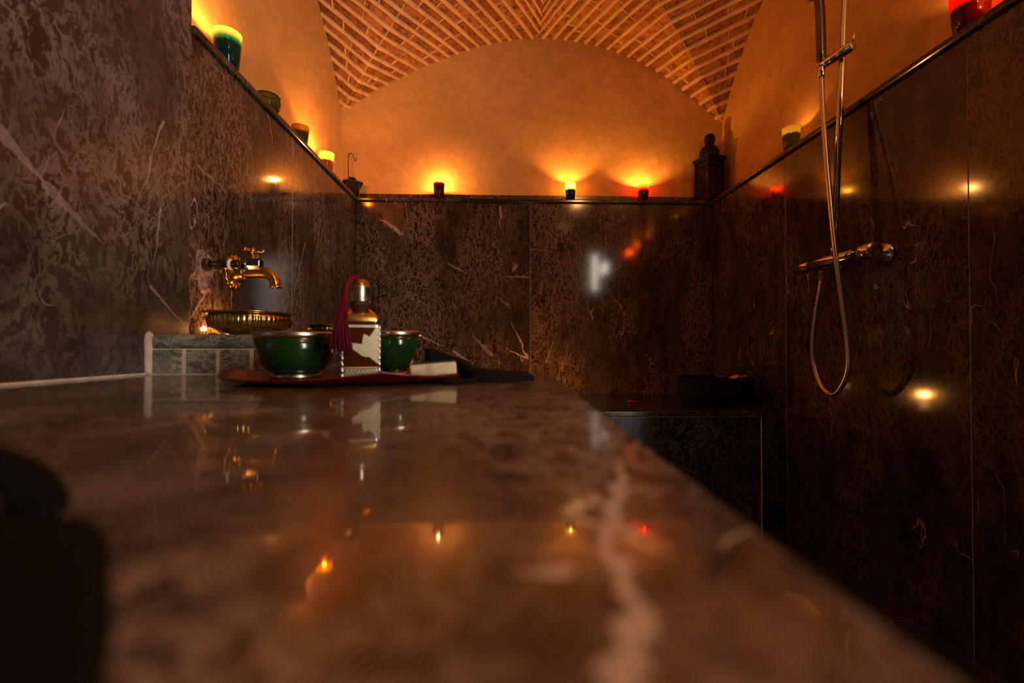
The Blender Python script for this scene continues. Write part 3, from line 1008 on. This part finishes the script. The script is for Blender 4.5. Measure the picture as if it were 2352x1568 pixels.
hv = join(*arms, lathe([(0, -0.008), (0.008, -0.007), (0.010, 0), (0.008, 0.007), (0.004, 0.010), (0, 0.011)], 18))
mesh('cross_handle', move(hv, (0.052, 0, 0.064)), M_BRASS, t, sm=True)

t = thing('steel_pipe', 'dark steel pipe stub with white tape sticking out of chipped marble', 'pipe', (XL, 1.215, CZ + 0.217))
mesh('wall_nut', turn(lathe([(0, 0), (0.016, 0), (0.017, 0.004), (0.017, 0.014), (0.013, 0.018), (0, 0.018)], 8), AX), M_PIPE, t)
mesh('pipe', turn(cyl(0.0095, 0.10, 20), AX), M_PIPE, t, sm=True)
mesh('coupling', move(turn(cyl(0.0128, 0.026, 20), AX), (0.040, 0, 0)), M_PIPE, t, sm=True)
mesh('tape', move(turn(lathe([(0, 0), (0.0138, 0), (0.0145, 0.003), (0.0138, 0.007), (0, 0.007)], 24), AX), (0.066, 0, 0)), M_TAPE, t, sm=True)
mesh('sleeve', move(turn(cyl(0.0125, 0.020, 20), AX), (0.074, 0, 0)), M_PIPE, t, sm=True)
mesh('valve_body', move(turn(lathe([(0, 0), (0.009, 0), (0.009, 0.014), (0.012, 0.016), (0.012, 0.02), (0, 0.02)], 24), AX), (0.094, 0, 0.0005)), M_CHROME, t, sm=True)
mesh('valve_nut', move(turn(lathe([(0.007, 0.030), (0.0075, 0.006), (0, 0.006), (0, 0), (0.0125, 0), (0.0145, 0.003), (0.0145, 0.034), (0.013, 0.036), (0.0085, 0.036), (0.007, 0.030)], 6), AX), (0.113, 0, 0.002)), M_PIPE, t)
mesh('drain_lever', tube([(0.098, 0, -0.008), (0.102, -0.002, -0.016), (0.108, -0.004, -0.019)], 0.0045, 10), M_CHROME, t, sm=True)

# chipped hole in the marble round the pipe
pv, pf = [], []
n = 26
rr = random.Random(3)
for lay, (sc_, dx_) in enumerate(((1.0, 0.0), (0.88, 0.004), (0.55, 0.0025), (0.0, 0.002))):
    for k in range(n):
        a = 2 * PI * k / n
        j = 1 + 0.10 * math.sin(3 * a + 1) + rr.uniform(-0.05, 0.05)
        pv.append((XL + dx_, 1.217 + 0.036 * sc_ * j * math.cos(a), CZ + 0.207 + 0.049 * sc_ * j * math.sin(a) - (0.014 * sc_ if math.sin(a) < -0.9 else 0)))
for l in range(3):
    for k in range(n):
        k2 = (k + 1) % n
        pf.append((l * n + k, l * n + k2, (l + 1) * n + k2, (l + 1) * n + k))
mesh('chipped_patch', (pv, pf), M_CHIP, wl)

# ------------------------------------------------------------------ shower on the right wall
t = thing('shower_set', 'chrome shower with rail, bar mixer and long looped hose on right wall', 'shower', (0, 0, CZ))
ym = (1.315, 1.665)
zm = 0.288
YX = (0, 1, 0)
mesh('mixer_bar', move(turn(lathe([(0, 0.03), (0.020, 0.03), (0.0215, 0.033), (0.0215, 0.27), (0.020, 0.275), (0, 0.275)], 28), YX), (1.120, ym[0], zm)), M_CHROME, t, sm=True)
mesh('mixer_knob', move(turn(lathe([(0, 0), (0.0235, 0), (0.026, 0.003), (0.026, 0.045), (0.0235, 0.050), (0.021, 0.075), (0, 0.075)], 32), YX), (1.120, ym[0] - 0.004, zm)), M_CHROME, t, sm=True)
mesh('mixer_handle', move(turn(lathe([(0, 0), (0.0195, 0), (0.0205, 0.003), (0.0205, 0.075), (0.0185, 0.080), (0, 0.080)], 28), YX), (1.120, ym[0] + 0.272, zm)), M_CHROME, t, sm=True)
for yy in (1.352, 1.555):
    mesh('wall_flange', move(turn(lathe([(0, 0), (0.016, 0), (0.016, 0.040), (0.030, 0.046), (0.033, 0.052), (0.033, 0.058), (0, 0.058)], 28), (1, 0, 0)), (XR - 0.059, yy, zm - 0.002)), M_CHROME, t, sm=True)
mesh('rail_nut', move(cyl(0.013, 0.022, 12), (1.116, 1.469, zm + 0.019)), M_CHROME, t, sm=True)
rail = [Vector((1.114, 1.469, zm + 0.035)), Vector((1.142, 1.469, 0.85)), Vector((1.164, 1.469, 1.25)), Vector((1.168, 1.469, 1.34))]
mesh('rail', tube(rail, 0.0098, 20), M_CHROME, t, sm=True)
mesh('rail_bracket', tube([(1.167, 1.469, 1.30), (1.299, 1.469, 1.30)], 0.012, 16), M_CHROME, t, sm=True)
a_, b_ = Vector((1.146, 1.418, 0.972)), Vector((1.108, 1.519, 0.966))
dv = (b_ - a_)
sl = mesh('slider', move(turn(cyl(0.0165, dv.length, 28, 0.002), dv.normalized()), a_), M_CHROME, t, sm=True)
mesh('slider_knob', tube([(1.146, 1.421, 0.986), (1.147, 1.420, 0.999), (1.149, 1.419, 1.010), (1.149, 1.419, 1.018)], [0.003, 0.0034, 0.0036, 0.0015], 10), M_CHROME, sl, sm=True)
hs = mesh('handset', tube(smooth_path([(1.104, 1.508, 0.955), (1.104, 1.508, 1.05), (1.102, 1.509, 1.16), (1.092, 1.510, 1.235)], 5), [0.0085] * 2 + [0.0150] * 14, 20), M_PIPE, t, sm=True)
mesh('spray_head', move(turn(lathe([(0, 0), (0.018, 0.002), (0.045, 0.016), (0.05, 0.024), (0.048, 0.030), (0, 0.030)], 32), Vector((-0.8, 0.1, -0.6)).normalized()), (1.094, 1.51, 1.255)), M_CHROME, hs, sm=True)
mesh('hose_cone', move(lathe([(0.009, 0), (0.0115, 0.004), (0.0115, 0.018), (0.013, 0.03), (0.012, 0.034), (0, 0.034)], 20), (1.104, 1.507, 0.920)), M_CHROME, t, sm=True)
HP = [(1.104, 1.507, 0.925), (1.098, 1.494, 0.80), (1.088, 1.468, 0.66), (1.080, 1.442, 0.50), (1.076, 1.418, 0.33), (1.078, 1.394, 0.16), (1.082, 1.372, 0.00), (1.084, 1.380, -0.085),
      (1.086, 1.432, -0.150), (1.088, 1.492, -0.135), (1.092, 1.538, -0.06), (1.098, 1.552, 0.03), (1.106, 1.548, 0.12), (1.116, 1.540, 0.20), (1.120, 1.538, 0.232)]
mesh('hose', tube(smooth_path(HP, 8), 0.0078, 14), M_STEEL, t, sm=True)
mesh('outlet_nut', move(lathe([(0.008, 0), (0.0115, 0.002), (0.0115, 0.018), (0.0095, 0.02), (0.0095, 0.034), (0, 0.034)], 8), (1.120, 1.538, 0.231)), M_CHROME, t)

# ------------------------------------------------------------------ the tray and what stands on it
t = thing('serving_tray', 'shallow red lobed tray carrying the bowls and the bottle on the slab', 'tray', (-0.275, 0.825, zs))
TV, TF = [], []
nseg = 72


def tray_r(a):
    lobe = abs(math.sin(1.5 * (a - PI)))          # zero at three cusps
    return 1.0 + 0.06 * lobe, lobe


layers = [(0.0, 0.0008, 0), (0.70, 0.0008, 0), (0.84, 0.0035, 0), (0.985, 0.008, 1), (1.0, 0.0105, 1), (0.985, 0.0115, 1), (0.90, 0.0090, 0.8), (0.82, 0.0055, 0), (0.60, 0.0045, 0), (0.0, 0.0045, 0)]
for f_, z_, wv_ in layers:
    for k in range(nseg):
        a = 2 * PI * k / nseg
        q, lobe = tray_r(a)
        z2 = z_ + wv_ * 0.012 * (1 - lobe) ** 1.5
        TV.append((0.195 * f_ * q * math.cos(a), 0.150 * f_ * q * math.sin(a), z2))
for l in range(len(layers) - 1):
    for k in range(nseg):
        k2 = (k + 1) % nseg
        TF.append((l * nseg + k, l * nseg + k2, (l + 1) * nseg + k2, (l + 1) * nseg + k))
mesh('dish', (TV, TF), M_RED, t, sm=True)
zt = zs + 0.0050

t = thing('green_bowl', 'wide green glazed bowl with silver rim and foot, front of the brass bowl', 'bowl', (-0.366, 0.84, zt), 0, 'green glazed bowls on the tray')
mesh('bowl_body', lathe([(0, 0.008), (0.036, 0.008), (0.050, 0.016), (0.060, 0.030), (0.0665, 0.050), (0.070, 0.074), (0.068, 0.074), (0.0645, 0.050), (0.058, 0.032), (0.047, 0.018), (0, 0.013)], 48), M_GREEN, t, sm=True)
mesh('silver_rim', lathe([(0.0690, 0.070), (0.0725, 0.072), (0.0735, 0.079), (0.0715, 0.082), (0.0675, 0.079), (0.0670, 0.072), (0.0690, 0.070)], 48), M_SILVER, t, sm=True)
mesh('silver_foot', lathe([(0, 0), (0.042, 0), (0.0435, 0.002), (0.042, 0.007), (0.037, 0.010), (0, 0.010)], 40), M_SILVER, t, sm=True)

t = thing('green_bowl', 'narrow tapering green cup bowl with silver rim, right of the bottle', 'bowl', (-0.196, 0.872, zt + 0.0012), 0, 'green glazed bowls on the tray')
mesh('bowl_body', lathe([(0, 0.007), (0.021, 0.007), (0.028, 0.018), (0.036, 0.036), (0.042, 0.056), (0.0475, 0.077), (0.0455, 0.077), (0.040, 0.056), (0.034, 0.038), (0.026, 0.022), (0, 0.014)], 44), M_GREEN, t, sm=True)
mesh('silver_rim', lathe([(0.0465, 0.073), (0.0495, 0.075), (0.0505, 0.081), (0.0485, 0.084), (0.0450, 0.081), (0.0450, 0.074), (0.0465, 0.073)], 44), M_SILVER, t, sm=True)
mesh('silver_foot', lathe([(0, 0), (0.025, 0), (0.0265, 0.002), (0.0255, 0.006), (0.021, 0.009), (0, 0.009)], 32), M_SILVER, t, sm=True)

# bottle: square amber glass in pierced silver, tassel over the front


def rsq(hw_, z, seg=6, rad=0.007):
    pts = []
    rad = min(rad, hw_)
    for cx_, cy_, a0 in ((hw_ - rad, hw_ - rad, 0), (-hw_ + rad, hw_ - rad, PI / 2), (-hw_ + rad, -hw_ + rad, PI), (hw_ - rad, -hw_ + rad, 1.5 * PI)):
        for k in range(seg):
            a = a0 + PI / 2 * k / (seg - 1)
            pts.append((cx_ + rad * math.cos(a), cy_ + rad * math.sin(a), z))
    return pts


def loft(rings, cap=True):
    V, F = [], []
    n = len(rings[0])
    for r in rings:
        V += r
    for i in range(len(rings) - 1):
        for k in range(n):
            k2 = (k + 1) % n
            F.append((i * n + k, i * n + k2, (i + 1) * n + k2, (i + 1) * n + k))
    if cap:
        F.append(tuple(range(n - 1, -1, -1)))
        F.append(tuple((len(rings) - 1) * n + k for k in range(n)))
    return V, F


t = thing('perfume_bottle', 'amber glass bottle in silver filigree with domed cap and crimson tassel', 'bottle', (-0.238, 0.795, zt), math.radians(20))
mesh('glass_body', loft([rsq(0.028, 0.0005), rsq(0.0295, 0.004), rsq(0.0295, 0.096), rsq(0.027, 0.105), rsq(0.016, 0.122, rad=0.015), rsq(0.0125, 0.127, rad=0.0125), rsq(0.0125, 0.136, rad=0.0125)]), M_AMBER, t, sm=True)
mesh('shoulder_mount', loft([rsq(0.0300, 0.0985), rsq(0.0305, 0.1025), rsq(0.0285, 0.106), rsq(0.0200, 0.1195, rad=0.018), rsq(0.0195, 0.119, rad=0.018), rsq(0.0270, 0.1045), rsq(0.0292, 0.0985)], False), M_BRASS2, t, sm=True)
mesh('base_band', loft([rsq(0.0298, 0.0), rsq(0.0312, 0.0), rsq(0.0318, 0.002), rsq(0.0308, 0.004), rsq(0.0308, 0.018), rsq(0.0318, 0.020), rsq(0.0308, 0.022), rsq(0.0298, 0.022)], False), M_PEWTER, t, sm=False)
mesh('top_band', loft([rsq(0.0297, 0.087), rsq(0.0312, 0.088), rsq(0.0312, 0.092), rsq(0.0297, 0.093)], False), M_SILVER, t)
ogee = [(0.0305, 0.089), (0.0305, 0.0275), (0.0265, 0.027), (0.013, 0.039), (0.0087, 0.038), (0.0014, 0.0405), (-0.019, 0.0564), (-0.0305, 0.060), (-0.0305, 0.064), (0.0014, 0.0600), (0.0036, 0.077), (0.0094, 0.075), (0.013, 0.072), (0.020, 0.0824), (0.024, 0.089)]
for k in range(4):
    r = Matrix.Rotation(PI / 2 * k, 3, 'Z')
    v, f = prism(ogee, -0.0316, -0.0298)
    mesh('filigree_panel', ([tuple(r @ Vector(q)) for q in v], f), M_PEWTER, t)
    # beaded corner post
    pr = [(0, 0.0)]
    for q in range(9):
        z_ = 0.001 + q * 0.0103
        pr += [(0.0016, z_), (0.0030, z_ + 0.003), (0.0030, z_ + 0.006), (0.0016, z_ + 0.009)]
    pr.append((0, 0.094))
    d = r @ Vector((0.0295, -0.0295, 0))
    mesh('corner_post', move(lathe(pr, 10), d), M_SILVER, t, sm=True)
# piercings on the band: small dark studs set into the silver
dots = []
for q in range(9):
    for row in range(3):
        x_ = -0.024 + q * 0.006 + (0.003 if row % 2 else 0)
        dots.append(move(turn(lathe([(0, 0), (0.0013, 0), (0.0013, 0.0006), (0, 0.0006)], 6), (0, -1, 0)), (x_, -0.0306, 0.0062 + row * 0.0045)))
tag(mesh('band_piercing', join(*dots), M_DARK, t), kind='stuff')
mesh('neck_ring', move(lathe([(0.0130, 0), (0.0150, 0.001), (0.0150, 0.004), (0.0130, 0.006)], 28), (0, 0, 0.1265)), M_DARK, t, sm=True)
mesh('cap', move(lathe([(0, 0), (0.0165, 0), (0.0182, 0.0015), (0.0172, 0.004), (0.0168, 0.024), (0.0178, 0.0265), (0.0165, 0.028), (0, 0.028)], 36), (0, 0, 0.1325)), M_SILVER, t, sm=True)
mesh('cap_dome', move(lathe([(0.0165, 0), (0.0150, 0.005), (0.0115, 0.0095), (0.006, 0.0118), (0, 0.0125)], 36), (0, 0, 0.1605)), M_BRASS2, t, sm=True)
UNROT = (0, 0, -math.radians(20))
cord = smooth_path([(-0.002, -0.004, 0.1745), (-0.009, -0.013, 0.1725), (-0.0145, -0.021, 0.164), (-0.0165, -0.026, 0.150), (-0.0160, -0.033, 0.130)], 5)
tb_ = mesh('tassel', tube(cord, [0.0042 + 0.0016 * i / len(cord) for i in range(len(cord))], 12), M_TASSEL, t, sm=True, rot=UNROT)
rt = random.Random(8)
strands = []
for k in range(70):
    a = rt.uniform(-PI, PI)
    rad = math.sqrt(rt.random())
    dx_, dy_ = math.cos(a) * rad, math.sin(a) * rad
    zend = 0.050 + rt.uniform(-0.004, 0.008)
    yb_ = -0.0500 + dy_ * 0.006
    p = [(-0.0165 + dx_ * 0.0045, -0.026 + dy_ * 0.003, 0.150), (-0.0160 + dx_ * 0.0075, -0.038 + dy_ * 0.004, 0.122), (-0.0150 + dx_ * 0.0125, yb_, 0.092), (-0.0140 + dx_ * 0.0195 + rt.uniform(-0.0015, 0.0015), yb_, zend)]
    strands.append(tube(smooth_path(p, 4), rt.uniform(0.0008, 0.0013), 5))
tag(mesh('fringe', join(*strands), M_TASSEL, tb_, sm=True), kind='stuff')

t = thing('soap_bar', 'pale cream soap block with dark top resting on the tray edge', 'soap', (-0.110, 0.795, zt + 0.0035), math.radians(6))
so = mesh('block', box(-0.039, 0.039, -0.024, 0.024, 0.0, 0.0215), M_SOAP, t, bevel=0.004, seg=3, rot=(0, -math.radians(4.5), 0), loc=(0, 0, 0.003))
mesh('dark_top', box(-0.037, 0.037, -0.022, 0.022, 0.0217, 0.0235), M_DARK, so, bevel=0.001)

# black mitt lying behind the tray
t = thing('bath_mitt', 'black cloth mitt draped from the cup bowl down onto slab corner', 'cloth', (-0.04, 0.90, zs))
top = [(-0.112, 0.056, 0.052, 0.088), (-0.090, 0.052, 0.050, 0.090), (-0.06, 0.042, 0.045, 0.090), (-0.035, 0.032, 0.020, 0.090), (-0.015, 0.022, -0.06, 0.090), (0.005, 0.017, -0.115, 0.088),
       (0.03, 0.014, -0.128, 0.08), (0.055, 0.012, -0.120, 0.065), (0.080, 0.013, -0.10, 0.045), (0.098, 0.010, -0.085, 0.02), (0.108, 0.005, -0.065, -0.01)]
V, F = [], []
ny = 11
rm = random.Random(2)
for lay in (0, 1):
    for i, (x_, zt_, ya_, yb_) in enumerate(top):
        for j in range(ny):
            v_ = j / (ny - 1) * 2 - 1
            yy = (ya_ + yb_) / 2 + v_ * (yb_ - ya_) / 2
            cr = (1 - v_ ** 4)
            z_ = 0.0006 if lay == 0 else 0.0012 + zt_ * cr ** 0.6 + rm.uniform(-0.001, 0.001)
            V.append((x_, yy, z_))
nn_ = len(top) * ny
for i in range(len(top) - 1):
    for j in range(ny - 1):
        q = i * ny + j
        F.append((q, q + ny, q + ny + 1, q + 1))
        F.append((q + nn_, q + 1 + nn_, q + ny + 1 + nn_, q + ny + nn_))
for i in range(len(top) - 1):
    for j in (0, ny - 1):
        q = i * ny + j
        F.append((q, q + ny, q + ny + nn_, q + nn_))
for j in range(ny - 1):
    for i in (0, len(top) - 1):
        q = i * ny + j
        F.append((q, q + 1, q + 1 + nn_, q + nn_))
mo = mesh('mitt_body', (V, F), M_BLACK, t, sm=True)
loopp = smooth_path([(0.006, -0.108, 0.005), (-0.012, -0.150, 0.0035), (-0.035, -0.172, 0.0035), (-0.048, -0.155, 0.0035), (-0.02, -0.118, 0.0035), (0.004, -0.095, 0.005)], 6)
mesh('hanging_loop', tube(loopp, 0.0032, 8), M_BLACK, t, sm=True)

# ------------------------------------------------------------------ brass bowls on the tiled ledge
zl = CZ + 0.0283


def flute(nfl, amp, z0, z1):
    def fn(a, r, z):
        return 1 + (amp * math.cos(nfl * a) if z0 < z < z1 else 0)
    return fn


t = thing('brass_bowl', 'large fluted brass bowl with wide flat lip on the tiled ledge', 'bowl', (-0.607, 1.138, zl), 0, 'brass bowls on the tiled ledge')
mesh('bowl_body', lathe([(0, 0.0), (0.040, 0.0), (0.062, 0.006), (0.078, 0.015), (0.0865, 0.020), (0.0890, 0.024), (0.0905, 0.034), (0.0905, 0.042), (0.0885, 0.046), (0.0885, 0.051),
                         (0.0865, 0.051), (0.0865, 0.040), (0.085, 0.024), (0.070, 0.012), (0, 0.004)], 200, flute(50, 0.016, 0.0215, 0.0435)), M_BRASS2, t, sm=True)
mesh('flat_lip', lathe([(0.086, 0.050), (0.094, 0.051), (0.101, 0.0535), (0.102, 0.055), (0.100, 0.0558), (0.092, 0.0535), (0.086, 0.0530), (0.086, 0.050)], 64), M_BRASS2, t, sm=True)
for lab, x_, y_ in (('small dark fluted brass bowl on the ledge just left of the bottle', -0.458, 1.235), ('small dark fluted brass bowl half hidden behind the bottle', -0.445, 1.345)):
    k = 1.0 if y_ < 1.3 else 1.16
    t = thing('brass_bowl', lab, 'bowl', (x_, y_, zl), 0, 'brass bowls on the tiled ledge')
    mesh('bowl_body', lathe([(0, 0), (0.022 * k, 0), (0.037 * k, 0.006), (0.045 * k, 0.012), (0.047 * k, 0.020), (0.046 * k, 0.028 * k), (0.044 * k, 0.028 * k), (0.044 * k, 0.014), (0.03 * k, 0.008), (0, 0.004)], 120, flute(30, 0.018, 0.010, 0.022)), M_DARKBRASS, t, sm=True)
    mesh('flat_lip', lathe([(0.0445 * k, 0.027 * k), (0.052 * k, 0.029 * k), (0.053 * k, 0.0305 * k), (0.0445 * k, 0.0295 * k), (0.0445 * k, 0.027 * k)], 48), M_DARKBRASS, t, sm=True)


def petal(label, loc, rot, mat, ln=0.024, wd=0.016, group=None):
    V, F = [], []
    nu, nv = 6, 5
    for lay in (0, 1):
        for i in range(nu):
            u = i / (nu - 1)
            wq = wd * 0.5 * (math.sin(PI * (0.08 + 0.84 * u)) ** 0.7)
            for j in range(nv):
                v_ = j / (nv - 1) * 2 - 1
                V.append((ln * (u - 0.5), wq * v_, 0.0055 * v_ * v_ + 0.004 * (2 * u - 1) ** 2 + lay * 0.0007))
    m_ = nu * nv
    for i in range(nu - 1):
        for j in range(nv - 1):
            q = i * nv + j
            F.append((q, q + nv, q + nv + 1, q + 1))
            F.append((q + m_, q + 1 + m_, q + nv + 1 + m_, q + nv + m_))
    edge = [i * nv for i in range(nu)] + [(nu - 1) * nv + j for j in range(1, nv)] + [i * nv + nv - 1 for i in range(nu - 2, -1, -1)] + [j for j in range(nv - 2, 0, -1)]
    for a, b in zip(edge, edge[1:] + edge[:1]):
        F.append((a, b, b + m_, a + m_))
    o = mesh('rose_petal', (V, F), mat, None, sm=True, loc=loc, rot=rot)
    return tag(o, label, 'petal', group)


GP = 'petals in the brass bowl'
petal('dark petal standing up above the brass bowl rim', (-0.600, 1.135, zl + 0.054), (0.3, 0.9, 0.3), M_PETALD, 0.030, 0.018, GP)
petal('dark petal lying low at right inside the brass bowl', (-0.570, 1.150, zl + 0.050), (0.1, 0.4, 1.2), M_PETALD, 0.030, 0.02, GP)

# ------------------------------------------------------------------ dark basket of petals on the bench
t = thing('petal_basket', 'round black basket holding rose petals on the bench at right', 'basket', (0.995, 2.06, zb))
mesh('basket_body', lathe([(0, 0), (0.125, 0), (0.150, 0.012), (0.163, 0.045), (0.165, 0.080), (0.158, 0.105), (0.150, 0.112), (0.142, 0.106), (0.145, 0.085), (0.12, 0.078), (0, 0.092)], 40,
                          lambda a, r, z: 1 + 0.012 * math.sin(20 * a) * (1 if 0.02 < z < 0.104 and r > 0.14 else 0)), M_VESSEL, t, sm=True)
mesh('basket_rim', move(lathe([(0.150, 0), (0.162, 0.002), (0.165, 0.010), (0.158, 0.017), (0.148, 0.014), (0.146, 0.004), (0.150, 0)], 40), (0, 0, 0.106)), M_VESSEL, t, sm=True)
GQ = 'petals on the black basket'
petal('yellow petal on top of the black basket', (1.010, 1.915, zb + 0.126), (0.5, -0.25, 0.2), M_PETALY, 0.046, 0.022, GQ)
petal('red petal on the black basket, leftmost of its petals', (0.950, 1.925, zb + 0.128), (0.3, 0.2, 0.1), M_PETAL, 0.036, 0.02, GQ)
petal('red petal on the black basket just behind the yellow petal', (0.985, 1.945, zb + 0.124), (0.6, 0.1, 0.8), M_PETAL, 0.036, 0.02, GQ)
petal('red petal on the black basket, right of the yellow petal', (1.050, 1.922, zb + 0.127), (0.4, -0.2, -0.2), M_PETAL, 0.040, 0.02, GQ)
petal('fallen red petal lying on the bench left of the black basket', (0.628, 2.09, zb + 0.002), (0.1, 0, -0.5), M_PETAL, 0.05, 0.03)

# ------------------------------------------------------------------ black strap close to the lens
t = thing('black_strap', 'blurred black strap lying in a loop on the slab at lower left', 'strap', (-0.15, 0.15, zs))
lp = smooth_path([(-0.12, 0.030, 0.004), (-0.09, 0.022, 0.015), (-0.060, 0.015, 0.0235), (-0.028, 0.010, 0.0235), (-0.006, 0.006, 0.016), (0.002, 0.0, 0.006), (-0.012, -0.008, 0.004), (-0.04, -0.012, 0.0045), (-0.08, -0.014, 0.005)], 5)
mesh('loop', tube(lp, 0.0048, 10, flat=(1.7, 0.85)), M_STRAP, t, sm=True)
pv = [(-0.15, -0.016), (-0.01, -0.012), (0.036, -0.016), (0.049, -0.027), (0.063, -0.044), (0.080, -0.064), (0.094, -0.085), (0.110, -0.115), (-0.15, -0.115)]
mesh('folded_pad', slab_prism(pv, 0.0003, 0.013), M_STRAP, t, bevel=0.005, seg=4)

# ------------------------------------------------------------------ unseen fill lamp added on the entry ceiling, behind the lens
t = thing('added_fill_lamp', 'unseen round fill lamp added over the entry behind the camera', 'lamp', (1.0, -0.7, TOP))
mesh('base_ring', lathe([(0.0, -0.001), (0.11, -0.001), (0.115, -0.012), (0.10, -0.02), (0.0, -0.02)], 32), M_BRASS, t, sm=True)
M_LAMPGLASS = glass_mat('frosted_lamp_glass', (0.95, 0.75, 0.5), 0.8, 0.9)
mesh('rod', lathe([(0.0, -0.018), (0.008, -0.018), (0.008, -0.15), (0.0, -0.15)], 12), M_BRASS, t, sm=True)
mesh('lamp_shade', lathe([(0.01, -0.148), (0.096, -0.16), (0.098, -0.19), (0.085, -0.225), (0.05, -0.25), (0.0, -0.258)], 32), M_LAMPGLASS, t, sm=True)
ld = bpy.data.lights.new('fill_lamp_light', 'POINT')
ld.energy = FILL_LAMP_W
ld.color = (1.0, 0.58, 0.26)
ld.shadow_soft_size = 0.05
lo = bpy.data.objects.new('fill_lamp_light', ld)
link(lo, t)
lo.location = (0, 0, -0.21)
